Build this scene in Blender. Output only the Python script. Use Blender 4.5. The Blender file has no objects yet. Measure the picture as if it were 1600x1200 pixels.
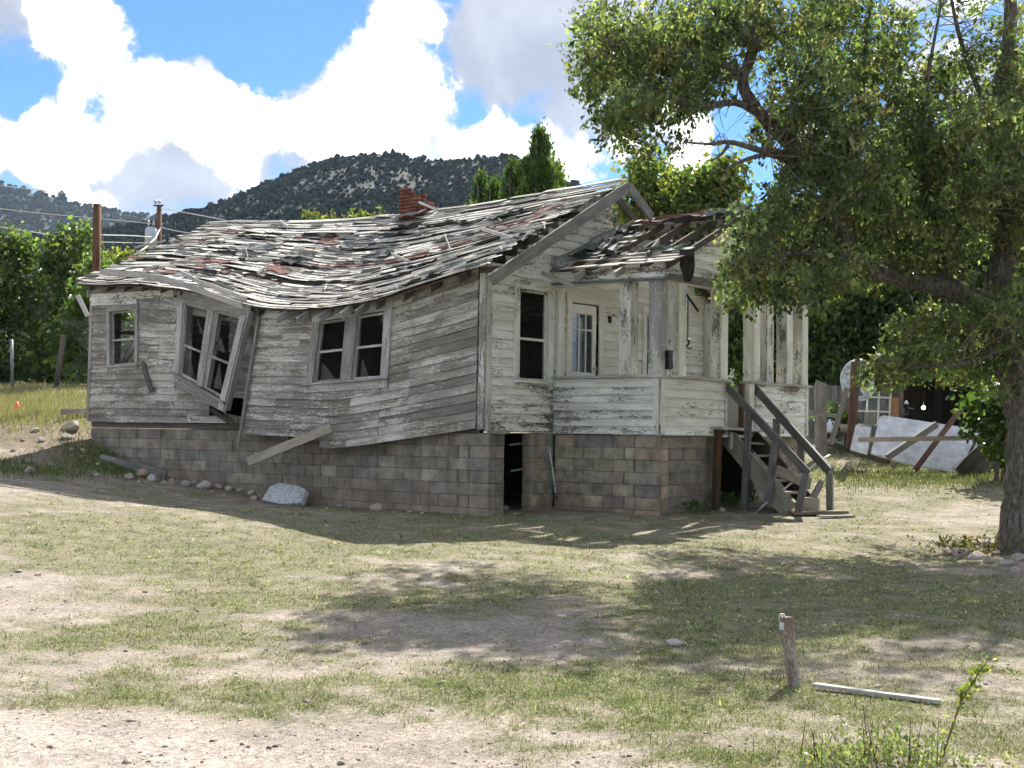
import bpy, math, random
import numpy as np
from mathutils import Matrix, Vector
random.seed(7); RNG = np.random.default_rng(11)
scene = bpy.context.scene
COL = scene.collection
# ------------------------------------------------------------------ camera
# world axes follow the house: X along its gabled front, Y along its long side,
# origin on the ground at the near corner of the house, metres.
FPX = 2133.0; YAW = math.radians(39.4); PIT = math.atan(75.8/FPX); ROL = .0131
fh = np.array([math.cos(YAW), math.sin(YAW), 0]); r0 = np.array([math.sin(YAW), -math.cos(YAW), 0])
fv = math.cos(PIT)*fh + np.array([0, 0, math.sin(PIT)]); u0 = np.cross(r0, fv)
rv = r0*math.cos(ROL) + u0*math.sin(ROL); uv_ = np.cross(rv, fv)
CAM = np.array([0, 0, 1.35]) - 21.8*fh + .44*r0
cam_d = bpy.data.cameras.new('camera'); cam = bpy.data.objects.new('camera', cam_d); COL.objects.link(cam)
cam_d.sensor_width = 36; cam_d.lens = FPX/1600*36; cam_d.clip_end = 9000; cam_d.clip_start = .1
M = Matrix(((rv[0], uv_[0], -fv[0], CAM[0]), (rv[1], uv_[1], -fv[1], CAM[1]), (rv[2], uv_[2], -fv[2], CAM[2]), (0, 0, 0, 1)))
cam.matrix_world = M
scene.camera = cam
# ------------------------------------------------------------------ node helper
class NT:
    def __init__(s, tree): s.t = tree; s.t.nodes.clear()
    def n(s, typ, ins=None, **props):
        nd = s.t.nodes.new(typ)
        for k, v in props.items(): setattr(nd, k, v)
        for k, v in (ins or {}).items(): s.set(nd, k, v)
        return nd
    def set(s, nd, k, v):
        sock = nd.inputs[k]
        if isinstance(v, bpy.types.NodeSocket): s.t.links.new(v, sock)
        else: sock.default_value = v
    def math(s, op, a, b=None, c=None, clamp=False):
        nd = s.t.nodes.new('ShaderNodeMath'); nd.operation = op; nd.use_clamp = clamp
        for i, v in enumerate((a, b, c)):
            if v is not None: s.set(nd, i, v)
        return nd.outputs[0]
    def vmath(s, op, a, b=None):
        nd = s.t.nodes.new('ShaderNodeVectorMath'); nd.operation = op
        s.set(nd, 0, a)
        if b is not None: s.set(nd, 1, b)
        return nd.outputs['Value'] if op in ('DOT_PRODUCT', 'LENGTH', 'DISTANCE') else nd.outputs[0]
    def mix(s, f, a, b, mode='MIX'):
        nd = s.t.nodes.new('ShaderNodeMix'); nd.data_type = 'RGBA'; nd.blend_type = mode
        s.set(nd, 0, f)
        for i, v in ((6, a), (7, b)):
            if isinstance(v, tuple) and len(v) == 3: v = v + (1,)
            s.set(nd, i, v)
        return nd.outputs[2]
    def smooth(s, v, lo, hi, a=0., b=1.):
        nd = s.t.nodes.new('ShaderNodeMapRange'); nd.interpolation_type = 'SMOOTHSTEP'
        for i, q in enumerate((v, lo, hi, a, b)): s.set(nd, i, q)
        return nd.outputs[0]
    def noise(s, vec, scale, detail=4, rough=.55, dist=0.):
        nd = s.n('ShaderNodeTexNoise', {'Vector': vec, 'Scale': scale, 'Detail': detail, 'Roughness': rough, 'Distortion': dist})
        return nd.outputs[0]
    def ramp(s, f, stops):
        nd = s.t.nodes.new('ShaderNodeValToRGB'); s.set(nd, 0, f); e = nd.color_ramp.elements
        while len(e) < len(stops): e.new(.5)
        for q, (p, c) in zip(e, stops): q.position = p; q.color = tuple(c) + (1,)
        return nd.outputs[0]
# ------------------------------------------------------------------ sky, sun, exposure
SUN_AZ = (.946, .324); SUN_EL = math.radians(44)
sh = np.array(SUN_AZ)/np.hypot(*SUN_AZ)
sun_dir = Vector((sh[0]*math.cos(SUN_EL), sh[1]*math.cos(SUN_EL), math.sin(SUN_EL)))
world = bpy.data.worlds.new('World'); scene.world = world; world.use_nodes = True
W = NT(world.node_tree)
SKY_STR = .05
sky = W.n('ShaderNodeTexSky', sky_type='NISHITA', sun_disc=False, sun_elevation=SUN_EL,
          sun_rotation=math.atan2(sh[0], sh[1]), altitude=2000, air_density=1.0, dust_density=.3, ozone_density=2.0)
d = W.n('ShaderNodeTexCoord').outputs['Generated']
az = W.math('ARCTAN2', W.vmath('DOT_PRODUCT', d, tuple(r0)), W.vmath('DOT_PRODUCT', d, tuple(fh)))
el = W.math('ARCSINE', W.n('ShaderNodeSeparateXYZ', {0: d}).outputs[2])
ae = W.n('ShaderNodeCombineXYZ', {0: az, 1: el}).outputs[0]
dn = W.noise(d, 15, 10, .62, .15); dl = W.noise(d, 3.2, 2, .5)
def cloud_cover(blobs, base):
    acc = None
    for (px, py, rx, ry, wgt) in blobs:
        c = ((px-800)/FPX, (676-py)/FPX, 0)
        v = W.vmath('MULTIPLY', W.vmath('SUBTRACT', ae, c), (FPX/rx, FPX/ry, 0))
        g = W.smooth(W.vmath('LENGTH', v), 1.15, .1, 0., wgt)
        acc = g if acc is None else W.math('ADD', acc, g)
    acc = W.math('ADD', W.math('ADD', acc, .5), W.math('MULTIPLY', W.math('SUBTRACT', dl, .5), base))  # extra cover added all round for fill light, thinned in view by widest blob
    return W.math('ADD', acc, W.math('MULTIPLY', W.math('SUBTRACT', dn, .5), 4.6))
white = cloud_cover([(750, 150, 1250, 420, -.33), (90, 60, 130, 110, .9), (230, 130, 150, 110, 1.), (330, 210, 150, 110, .9), (560, 170, 170, 110, 1.), (680, 140, 120, 90, .6),
    (120, 255, 120, 70, .95), (20, 275, 90, 40, .6), (640, 40, 95, 55, .95), (800, 210, 110, 70, .9), (680, 230, 200, 60, .7), (480, 220, 130, 60, .8), (900, 260, 130, 60, .6),
    (1060, 200, 110, 110, .8), (1240, 250, 160, 60, .6), (370, 60, 130, 120, -1.3), (35, 180, 75, 50, -1.1), (470, 60, 130, 95, -1.0), (265, 300, 120, 50, -.8), (10, 70, 80, 70, -.7), (720, 195, 50, 40, -.5), (850, 60, 160, 120, -.9), (980, 40, 120, 120, -.6)], 1.6)
grey = cloud_cover([(750, 150, 1250, 420, -.33), (20, 70, 120, 90, 1.), (270, 290, 160, 80, 1.1), (850, 90, 180, 160, 1.5), (960, 60, 160, 150, .9), (750, 90, 90, 100, .9), (400, 250, 220, 90, .7), (720, 250, 140, 60, .3),
    (380, 70, 140, 120, -1.4), (480, 60, 150, 100, -1.2), (50, 185, 70, 45, -.9), (715, 195, 45, 30, -.8), (1400, 40, 150, 90, -.4)], 1.5)
fw = W.smooth(white, .42, .78); fg = W.smooth(grey, .05, .9)
k = 1/SKY_STR
blue = W.mix(1., sky.outputs[0], (.32, .55, .72, 1), 'MULTIPLY')
greyc = W.mix(W.smooth(dn, .35, .65), (.118*k, .124*k, .146*k), (.172*k, .177*k, .197*k))
whitec = W.mix(W.smooth(white, .45, 1.9), (.19*k, .195*k, .203*k), (1.95*k, 1.95*k, 1.95*k))
dm = W.noise(d, 9.5, 8, .6, .3); whitec = W.mix(W.math('MULTIPLY', W.smooth(dm, .54, .40), .9), whitec, (.150*k, .156*k, .172*k))
skyc = W.mix(fw, W.mix(W.math('MULTIPLY', fg, .92), blue, greyc), whitec)
skyc = W.mix(W.smooth(el, -.03, .0), (.06*k, .055*k, .045*k), skyc)
bg = W.n('ShaderNodeBackground', {'Color': skyc, 'Strength': SKY_STR})
W.t.links.new(bg.outputs[0], W.n('ShaderNodeOutputWorld').inputs[0])
sun_d = bpy.data.lights.new('sun', 'SUN'); sun_d.energy = 2.9; sun_d.angle = math.radians(.53); sun_d.color = (1, .95, .87)
sun = bpy.data.objects.new('sun', sun_d); COL.objects.link(sun)
sun.rotation_euler = (-sun_dir).to_track_quat('-Z', 'Y').to_euler()
vs = scene.view_settings; vs.view_transform = 'Standard'; vs.look = 'None'; vs.gamma = 1; vs.exposure = 2.15; vs.use_curve_mapping = False
scene.cycles.use_denoising = True; scene.cycles.max_bounces = 5; scene.cycles.diffuse_bounces = 3; scene.cycles.glossy_bounces = 2; scene.cycles.transmission_bounces = 3; scene.cycles.transparent_max_bounces = 8
scene.cycles.use_adaptive_sampling = True; scene.cycles.adaptive_threshold = .03; world.cycles.sampling_method = 'MANUAL'; world.cycles.sample_map_resolution = 512
# ------------------------------------------------------------------ measuring helpers
def ray(px, py): return fv*FPX + rv*(px-800) - uv_*(py-600)
def atx(px, py, x): q = ray(px, py); return CAM + q*(x-CAM[0])/q[0]
def aty(px, py, y): q = ray(px, py); return CAM + q*(y-CAM[1])/q[1]
def atd(px, py, D): return CAM + ray(px, py)*D/FPX
def V(*a): return np.array(a, float)
def unit(v): return v/np.linalg.norm(v)
def vnoise(x, y, seed=0):
    x = np.asarray(x, float); y = np.asarray(y, float)
    xi = np.floor(x).astype(np.int64); yi = np.floor(y).astype(np.int64); xf = x-xi; yf = y-yi
    def h(i, j):
        n = (i*374761393 + j*668265263 + seed*1442695041) & 0xffffffff
        n = ((n ^ (n >> 13))*1274126177) & 0xffffffff
        return ((n ^ (n >> 16)) & 0xffff)/65535.
    u = xf*xf*(3-2*xf); v = yf*yf*(3-2*yf)
    return (h(xi, yi)*(1-u)+h(xi+1, yi)*u)*(1-v) + (h(xi, yi+1)*(1-u)+h(xi+1, yi+1)*u)*v
def fbm(x, y, seed=0, o=4):
    s = 0; a = .5; t = 0
    for i in range(o): s = s+a*vnoise(x*2**i, y*2**i, seed+i*17); t += a; a *= .55
    return s/t
# ------------------------------------------------------------------ terrain height
GC = [(0, 0, .02), (1.75, -2.2, .06), (3.8, -3.6, .05), (4.75, -3.7, .07), (.8, .2, .05), (0, 2.3, .02), (0, 4.5, .03), (0, 6.5, .27), (0, 9, .5), (0, 10.8, 1.1), (2, 13, 1.6), (8, 4, .8), (8, -1, .4), (7, 12, 1.9)]
for px, py, D in [(400, 1200, 6.5), (800, 1200, 6.5), (1200, 1200, 6.5), (1600, 1200, 6.6), (0, 1200, 6.4), (27, 641, 36), (60, 603, 46), (0, 604, 46), (0, 704, 27), (0, 765, 22), (128, 656, 30), (300, 800, 20), (0, 870, 15), (0, 1000, 10.2),
                  (1590, 862, 18), (1400, 738, 29), (1300, 702, 33), (1580, 748, 27.5), (1400, 852, 19), (1500, 1000, 10.4), (800, 1000, 10.4), (800, 880, 15.5), (560, 850, 17.3), (-200, 700, 27), (-250, 620, 46), (1800, 860, 17.5)]:
    p = atd(px, py, D); GC.append(tuple(p))
GC += [(CAM[0]-6, CAM[1]-6, -.35), (CAM[0]+6, CAM[1]-10, -.35), (CAM[0]-12, CAM[1]+4, -.3), (CAM[0], CAM[1], -.28)]
for px, D, z in [(200, 80, 4.2), (800, 75, 3.6), (1400, 60, 2.6), (-300, 80, 4.2), (1900, 60, 2.2), (1100, 48, 2.2), (500, 50, 2.9)]:
    p = atd(px, 600, D); GC.append((p[0], p[1], z))
GC = np.array(GC)
def _k(r2): return np.where(r2 > 1e-9, .5*r2*np.log(np.maximum(r2, 1e-9)), 0)
_n = len(GC); _A = np.zeros((_n+3, _n+3)); _r2 = ((GC[:, None, :2]-GC[None, :, :2])**2).sum(-1)
_A[:_n, :_n] = _k(_r2)+np.eye(_n)*1.5; _A[:_n, _n] = 1; _A[:_n, _n+1:] = GC[:, :2]; _A[_n, :_n] = 1; _A[_n+1:, :_n] = GC[:, :2].T
_w = np.linalg.solve(_A, np.r_[GC[:, 2], 0, 0, 0])
def gz(x, y):
    x = np.asarray(x, float); y = np.asarray(y, float); shp = x.shape; x = x.ravel(); y = y.ravel()
    out = np.empty_like(x)
    for i in range(0, len(x), 20000):
        xs, ys = x[i:i+20000], y[i:i+20000]
        r2 = (xs[:, None]-GC[None, :, 0])**2 + (ys[:, None]-GC[None, :, 1])**2
        out[i:i+20000] = _k(r2)@_w[:_n] + _w[_n] + _w[_n+1]*xs + _w[_n+2]*ys
    dist = np.hypot(x-CAM[0], y-CAM[1]); ahead = (x-CAM[0])*fh[0]+(y-CAM[1])*fh[1]
    far = np.where(ahead > 0, 1.2+.035*np.minimum(dist, 400), -.3)
    t = np.clip((dist-55)/45, 0, 1); t = t*t*(3-2*t)
    tb = np.clip((-ahead-2)/12, 0, 1); t = np.maximum(t, tb)
    out = out*(1-t)+far*t
    out += .05*(fbm(x*.45, y*.45, 3)-.5) + .02*(fbm(x*2, y*2, 5, 2)-.5)
    return out.reshape(shp)
def g1(x, y): return float(gz(np.array([x]), np.array([y]))[0])
def atg(px, py, lo=4., hi=120.):
    q = ray(px, py)/FPX; D = np.linspace(lo, hi, 1500); P = CAM+q[None]*D[:, None]
    s = P[:, 2]-gz(P[:, 0], P[:, 1]); i = np.argmax(s < 0)
    if s[i] >= 0: i = -1
    p = P[i].copy(); p[2] = g1(p[0], p[1]); return p
# ------------------------------------------------------------------ object helpers
def link(o, parent=None):
    COL.objects.link(o)
    if parent is not None:
        o.parent = parent; o.matrix_parent_inverse = world_of(parent).inverted()
    return o
def world_of(o):
    m = o.matrix_basis.copy()
    if o.parent: m = world_of(o.parent) @ o.matrix_parent_inverse @ m
    return m
def tag(o, label, cat, group=None):
    o['label'] = label; o['category'] = cat
    if group: o['group'] = group
    return o
def thing(name, loc, label, cat, group=None):
    o = bpy.data.objects.new(name, None); o.location = Vector(loc); o.empty_display_size = .2
    COL.objects.link(o); return tag(o, label, cat, group)
def raw_mesh(name, verts, faces, mat, uvs=None, smooth=False):
    me = bpy.data.meshes.new(name)
    me.from_pydata([tuple(map(float, v)) for v in verts], [], faces)
    if uvs is not None:
        l = me.uv_layers.new(name='UVMap'); l.data.foreach_set('uv', np.array(uvs, np.float32).ravel())
    if smooth: me.polygons.foreach_set('use_smooth', np.ones(len(me.polygons), bool))
    me.materials.append(mat); return me
def obj(name, me, parent=None, base=None):
    """base: world point that becomes the object's origin (top-level single-mesh things)"""
    o = bpy.data.objects.new(name, me)
    if base is not None:
        me.transform(Matrix.Translation(-Vector(base))); o.location = Vector(base)
    return link(o, parent)
def fast_mesh(name, verts, tris, mat, cols=None, smooth=False, nper=3):
    verts = np.asarray(verts, np.float32).reshape(-1, 3); tris = np.asarray(tris, np.int32).reshape(-1, nper)
    me = bpy.data.meshes.new(name); me.vertices.add(len(verts)); me.vertices.foreach_set('co', verts.ravel())
    me.loops.add(tris.size); me.loops.foreach_set('vertex_index', tris.ravel())
    me.polygons.add(len(tris)); me.polygons.foreach_set('loop_start', np.arange(0, tris.size, nper, dtype=np.int32))
    if cols is not None:
        a = me.attributes.new('col', 'FLOAT_COLOR', 'POINT'); c = np.ones((len(verts), 4), np.float32); c[:, :3] = cols
        a.data.foreach_set('color', c.ravel())
    me.update(calc_edges=True)
    if smooth: me.polygons.foreach_set('use_smooth', np.ones(len(tris), bool))
    me.materials.append(mat); return me
def ribbon(frames, u0=None):
    """frames: (centre, half width vector, half thickness vector) along a board -> verts, faces, uvs (u metres along, v metres round)"""
    vs_, fs, uvs = [], [], []
    if u0 is None: u0 = random.uniform(0, 60)
    us = [u0]
    for i, (c, w, t) in enumerate(frames):
        vs_ += [c-w-t, c+w-t, c+w+t, c-w+t]
        if i: us.append(us[-1]+float(np.linalg.norm(c-frames[i-1][0])))
    v0 = random.uniform(0, 40)
    wl = 2*float(np.linalg.norm(frames[0][1])); tl = 2*float(np.linalg.norm(frames[0][2])); per = [0, wl, wl+tl, 2*wl+tl, 2*wl+2*tl]
    for i in range(len(frames)-1):
        a, b = 4*i, 4*i+4
        for k in range(4):
            k2 = (k+1) % 4; fs.append((a+k, b+k, b+k2, a+k2))
            uvs += [(us[i], v0+per[k]), (us[i+1], v0+per[k]), (us[i+1], v0+per[k+1]), (us[i], v0+per[k+1])]
    n = 4*(len(frames)-1)
    fs.append((0, 1, 2, 3)); uvs += [(u0, v0), (u0, v0+wl), (u0+tl, v0+wl), (u0+tl, v0)]
    fs.append((n+3, n+2, n+1, n)); uvs += [(us[-1], v0), (us[-1], v0+wl), (us[-1]+tl, v0+wl), (us[-1]+tl, v0)]
    return vs_, fs, uvs
def join_ribbons(lst):
    vs_, fs, uvs = [], [], []
    for v, f, u in lst:
        o = len(vs_); vs_ += v; fs += [tuple(i+o for i in q) for q in f]; uvs += u
    return vs_, fs, uvs
def bar(a, b, wdir, width, thick, seg=1, jit=0., bend=None, rag=0.):
    a = np.asarray(a, float); b = np.asarray(b, float); ax = unit(b-a); wdir = np.asarray(wdir, float)
    wv = unit(wdir-ax*(wdir@ax)); tv = unit(np.cross(ax, wv)); fr = []
    for i in range(seg+1):
        s = i/seg; c = a+(b-a)*s
        if bend is not None: c = c+np.asarray(bend)*(4*s*(1-s))
        if jit: c = c+tv*random.uniform(-jit, jit)+wv*random.uniform(-jit, jit)
        fr.append((c, wv*width/2, tv*thick/2))
    r = ribbon(fr)
    if rag:
        for e in (0, 1):
            for k in range(4):
                i = (4*seg if e else 0)+k; r[0][i] = r[0][i]+ax*random.uniform(-rag, rag)
    return r
def plank(name, a, b, wdir, width, thick, mat, parent=None, seg=1, jit=0., bend=None, rag=0., base=False):
    r = bar(a, b, wdir, width, thick, seg, jit, bend, rag)
    return obj(name, raw_mesh(name, r[0], r[1], mat, r[2]), parent, base=(None if base is False else (np.asarray(b if b[2] < a[2] else a) if base is True else base)))
def tube(pts, rad, sides=8, cap=True):
    pts = [np.asarray(p, float) for p in pts]; n = len(pts); rad = [rad]*n if np.isscalar(rad) else list(rad)
    vs_, fs = [], []; ref = V(.31, .52, .79)
    for i, p in enumerate(pts):
        tdir = unit(pts[min(i+1, n-1)]-pts[max(i-1, 0)])
        e1 = unit(np.cross(tdir, ref)); e2 = np.cross(tdir, e1)
        for k in range(sides):
            a = 2*math.pi*k/sides; vs_.append(p+rad[i]*(math.cos(a)*e1+math.sin(a)*e2))
    for i in range(n-1):
        for k in range(sides):
            k2 = (k+1) % sides; fs.append((i*sides+k, i*sides+k2, (i+1)*sides+k2, (i+1)*sides+k))
    if cap: fs.append(tuple(range(sides))[::-1]); fs.append(tuple((n-1)*sides+k for k in range(sides)))
    return vs_, fs
def tube_obj(name, pts, rad, mat, parent=None, sides=8, base=None, smooth=True):
    v, f = tube(pts, rad, sides); return obj(name, raw_mesh(name, v, f, mat, smooth=smooth), parent, base)
def boxv(lo, hi):
    x0, y0, z0 = lo; x1, y1, z1 = hi
    return [V(x0, y0, z0), V(x1, y0, z0), V(x1, y1, z0), V(x0, y1, z0), V(x0, y0, z1), V(x1, y0, z1), V(x1, y1, z1), V(x0, y1, z1)], \
        [(0, 3, 2, 1), (4, 5, 6, 7), (0, 1, 5, 4), (1, 2, 6, 5), (2, 3, 7, 6), (3, 0, 4, 7)]
def box(name, lo, hi, mat, parent=None):
    v, f = boxv(lo, hi); return obj(name, raw_mesh(name, v, f, mat), parent)
# ------------------------------------------------------------------ materials
def new_mat(name):
    m = bpy.data.materials.new(name); m.use_nodes = True; t = NT(m.node_tree)
    t.out = t.n('ShaderNodeOutputMaterial'); return m, t
def finish(t, color, rough=.85, bump=None, bstr=.4, bdist=.01, spec=.25, metal=0.):
    b = t.n('ShaderNodeBsdfPrincipled', {'Base Color': color, 'Roughness': rough, 'Specular IOR Level': spec, 'Metallic': metal})
    if bump is not None:
        t.set(b, 'Normal', t.n('ShaderNodeBump', {'Height': bump, 'Strength': bstr, 'Distance': bdist}).outputs[0])
    t.t.links.new(b.outputs[0], t.out.inputs[0]); return b
def uvvec(t, su, sv):
    s = t.n('ShaderNodeSeparateXYZ', {0: t.n('ShaderNodeTexCoord').outputs['UV']})
    rnd = t.n('ShaderNodeObjectInfo').outputs['Random']
    return t.n('ShaderNodeCombineXYZ', {0: t.math('MULTIPLY', s.outputs[0], su), 1: t.math('MULTIPLY', s.outputs[1], sv), 2: t.math('MULTIPLY', rnd, 37.)}).outputs[0], rnd
def wood_color(t, dark, light, warm=None):
    vec, rnd = uvvec(t, 1.6, 95); grain = t.noise(vec, 1., 5, .6)
    v2, _ = uvvec(t, 2.2, 7); blot = t.noise(v2, 1., 4, .6)
    f = t.math('ADD', t.math('MULTIPLY', grain, .6), t.math('ADD', t.math('MULTIPLY', blot, .5), t.math('MULTIPLY', rnd, .22)))
    c = t.mix(t.smooth(f, .42, .86), dark, light)
    if warm: c = t.mix(t.smooth(t.noise(v2, .7, 3, .5), .52, .72), c, warm)
    return c, grain, rnd
def wood_mat(name, dark, light, warm=None, rough=.9):
    m, t = new_mat(name); c, g, _ = wood_color(t, dark, light, warm); finish(t, c, rough, g, .45, .004); return m
def paint_mat(name, cover, dark, light, paint, warm=None, su=2.6, sv=26, pos=.9):
    """flaking paint over weathered boards; cover about 0..1 is how much paint is left"""
    m, t = new_mat(name); wc, grain, rnd = wood_color(t, dark, light, warm)
    vec, _ = uvvec(t, su*4.6, sv*2.5); chips = t.noise(vec, 1., 7, .68, .2); vm, _ = uvvec(t, su*.55, sv*.45); mid = t.noise(vm, 1., 4, .55)
    big = t.noise(t.n('ShaderNodeNewGeometry').outputs['Position'], pos, 3, .5)
    f = t.math('ADD', t.math('ADD', chips, t.math('MULTIPLY', t.math('SUBTRACT', mid, .5), .62)), t.math('ADD', t.math('MULTIPLY', t.math('SUBTRACT', big, .5), .6), t.math('MULTIPLY', t.math('SUBTRACT', rnd, .5), .13)))
    thr = .5+(.5-cover)*.42
    on = t.smooth(f, thr-.012, thr+.02)
    v3, _ = uvvec(t, 1.2, 6); dirt = t.noise(v3, 1., 5, .65)
    pc = t.mix(t.smooth(dirt, .35, .75), tuple(.72*c for c in paint[:2])+(.64*paint[2],), paint)
    c = t.mix(on, wc, pc)
    h = t.math('ADD', t.math('MULTIPLY', on, .7), t.math('MULTIPLY', grain, .4))
    finish(t, c, .8, h, .5, .004, .2); return m
GREY_D, GREY_L = (.115, .105, .092), (.32, .30, .27); PAINT = (.66, .65, .60)
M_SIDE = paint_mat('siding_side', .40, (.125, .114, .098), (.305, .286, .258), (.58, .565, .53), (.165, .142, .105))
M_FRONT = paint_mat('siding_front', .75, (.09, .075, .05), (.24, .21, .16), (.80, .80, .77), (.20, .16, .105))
M_PORCH = paint_mat('siding_porch', .66, (.14, .128, .115), (.33, .305, .28), (.74, .74, .72))
M_INNER = paint_mat('siding_sheltered', .97, (.2, .17, .13), (.32, .28, .22), (.74, .735, .70), su=1.5, sv=10)
M_TRIM = paint_mat('trim_paint', .55, (.13, .12, .11), (.33, .32, .30), (.66, .65, .62), su=3.5, sv=30)
M_CASE = paint_mat('casing_bare', .3, (.15, .14, .13), (.38, .37, .35), (.62, .62, .60), su=3., sv=40)
M_COLW = paint_mat('column_paint', .76, (.13, .12, .11), (.33, .32, .30), (.72, .71, .67), su=4., sv=22, pos=2.)
M_COLG = paint_mat('column_bare', .30, (.15, .14, .135), (.36, .36, .36), (.66, .66, .64), su=4., sv=22)
M_GREY = wood_mat('grey_wood', (.10, .095, .088), (.33, .315, .29))
M_LATH = wood_mat('pale_lath', (.24, .23, .22), (.52, .50, .47))
M_RAIL = wood_mat('rail_wood', (.075, .07, .066), (.20, .19, .18))
M_OLD = wood_mat('old_dark_wood', (.035, .03, .025), (.12, .10, .08))
M_BROWN = wood_mat('brown_wood', (.06, .036, .022), (.16, .10, .065))
M_RED = wood_mat('red_wood', (.07, .034, .026), (.16, .095, .078))
M_TAN = wood_mat('rotten_tan', (.10, .085, .06), (.34, .30, .24))
M_PLY = wood_mat('orange_ply', (.30, .15, .07), (.40, .22, .11))
M_POLE = wood_mat('pole_wood', (.07, .03, .016), (.17, .085, .045))
M_ROOF = paint_mat('roof_board', .54, (.12, .108, .098), (.40, .375, .35), (.66, .64, .61), (.24, .185, .15), su=1.8, sv=16)
M_TRUNK, t = new_mat('bark')
gp = t.n('ShaderNodeTexCoord').outputs['Object']; gp = t.vmath('MULTIPLY', gp, (1., 1., .28))
bk = t.noise(gp, 26., 6, .65, .6)
finish(t, t.ramp(bk, [(.35, (.055, .048, .04)), (.55, (.17, .152, .13)), (.75, (.30, .275, .245))]), .95, bk, 1., .05)
M_TWIG = wood_mat('twig', (.10, .09, .075), (.20, .18, .15))
def flat(name, c, rough=.7, metal=0., spec=.3, var=.0, scale=8., bump=0.):
    m, t = new_mat(name)
    p = t.n('ShaderNodeNewGeometry').outputs['Position']; n = t.noise(p, scale, 5, .6)
    lo = tuple(x*(1-var) for x in c); hi = tuple(min(1, x*(1+var)) for x in c)
    finish(t, t.mix(t.smooth(n, .3, .7), lo, hi), rough, n if bump else None, bump, .02, spec, metal); return m
M_TAR = flat('tar_paper', (.028, .024, .024), .85, var=.5, scale=14, bump=.5)
M_TARG = flat('grey_roofing', (.16, .165, .155), .9, var=.5, scale=20, bump=.5)
M_SHING = flat('red_shingle', (.17, .082, .068), .95, var=.45, scale=22, bump=.6)
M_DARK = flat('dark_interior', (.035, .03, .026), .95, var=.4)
M_FLASH = flat('grey_flashing', (.15, .165, .17), .7, .1, var=.3, scale=6)
M_STEEL = flat('steel_pipe', (.50, .52, .54), .4, .7, var=.2)
M_BLACK = flat('black_metal', (.012, .012, .013), .45, .3, var=.2)
M_WHITE = flat('white_sheet', (.50, .525, .56), .6, var=.22, scale=4, bump=.25)
M_FOIL = flat('silver_plastic', (.50, .53, .56), .38, .25, var=.25, scale=9)
M_PLASTIC = flat('blue_white_plastic', (.50, .58, .66), .4, var=.1)
M_CONE = flat('orange_plastic', (.75, .13, .03), .5, var=.1)
M_TUBE = flat('old_gutter', (.42, .41, .38), .7, .1, var=.45, scale=12, bump=.3)
M_SLAB = flat('blue_grey_concrete', (.37, .395, .405), .9, var=.3, scale=16, bump=.7)
M_WIRE = flat('pale_cable', (.45, .46, .48), .6, var=.1)
M_ZINC = flat('zinc_grey', (.42, .45, .48), .5, .4, var=.15)
M_GALV = flat('chain_link_wire', (.20, .21, .21), .5, .4)
def stone_mat(name, cols, scale=9.):
    m, t = new_mat(name)
    p = t.n('ShaderNodeTexCoord').outputs['Object']; rnd = t.n('ShaderNodeObjectInfo').outputs['Random']
    n = t.noise(p, scale, 6, .65); base = t.ramp(rnd, [(i/(len(cols)-1), c) for i, c in enumerate(cols)])
    c = t.mix(1., base, t.ramp(n, [(.3, (.5, .5, .5)), (.7, (1.15, 1.12, 1.08))]), 'MULTIPLY')
    finish(t, c, .92, n, .7, .03); return m
M_STONE = stone_mat('pale_stone', [(.46, .43, .40), (.40, .34, .29), (.52, .50, .47), (.42, .31, .25), (.48, .46, .43)])
# concrete block: one colour for each block, pitted face, splashed soil near the ground
M_BLOCK, t = new_mat('concrete_block')
rnd = t.n('ShaderNodeObjectInfo').outputs['Random']; pos = t.n('ShaderNodeNewGeometry').outputs['Position']
bc = t.ramp(rnd, [(0, (0.186, 0.165, 0.138)), (.15, (0.242, 0.215, 0.179)), (.3, (0.218, 0.193, 0.154)), (.45, (0.209, 0.200, 0.179)), (.58, (0.280, 0.249, 0.205)), (.7, (0.216, 0.185, 0.153)), (.82, (0.320, 0.291, 0.242)), (.9, (0.192, 0.186, 0.173)), (.96, (0.320, 0.283, 0.224)), (1, (0.234, 0.180, 0.148))])
n1 = t.noise(pos, 3.5, 5, .6); n2 = t.noise(pos, 55, 4, .7)
c = t.mix(1., bc, t.ramp(n1, [(.3, (.55, .55, .57)), (.7, (1.38, 1.36, 1.32))]), 'MULTIPLY')
c = t.mix(1., c, t.ramp(n2, [(.3, (.72, .72, .72)), (.7, (1.2, 1.2, 1.2))]), 'MULTIPLY')
zz = t.math('ADD', t.n('ShaderNodeSeparateXYZ', {0: pos}).outputs[2], t.math('MULTIPLY', n1, .55))
c = t.mix(t.smooth(zz, .95, .3, 0., .42), c, (.21, .145, .10)); finish(t, c, .95, n2, .6, .01, .15)
M_PBLOCK, t = new_mat('tinted_block')
rnd = t.n('ShaderNodeObjectInfo').outputs['Random']; pos = t.n('ShaderNodeNewGeometry').outputs['Position']
bc = t.ramp(rnd, [(0, (0.344, 0.314, 0.223)), (.16, (0.315, 0.249, 0.190)), (.32, (0.187, 0.184, 0.178)), (.46, (0.307, 0.262, 0.207)), (.6, (0.272, 0.249, 0.186)), (.72, (0.407, 0.364, 0.261)), (.82, (0.218, 0.208, 0.194)), (.92, (0.459, 0.331, 0.248)), (1, (0.272, 0.225, 0.178))])
n1 = t.noise(pos, 5, 5, .6); n2 = t.noise(pos, 60, 4, .7)
c = t.mix(1., bc, t.ramp(n1, [(.3, (.55, .55, .57)), (.7, (1.34, 1.32, 1.28))]), 'MULTIPLY')
c = t.mix(1., c, t.ramp(n2, [(.3, (.75, .75, .75)), (.7, (1.2, 1.2, 1.2))]), 'MULTIPLY')
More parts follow.
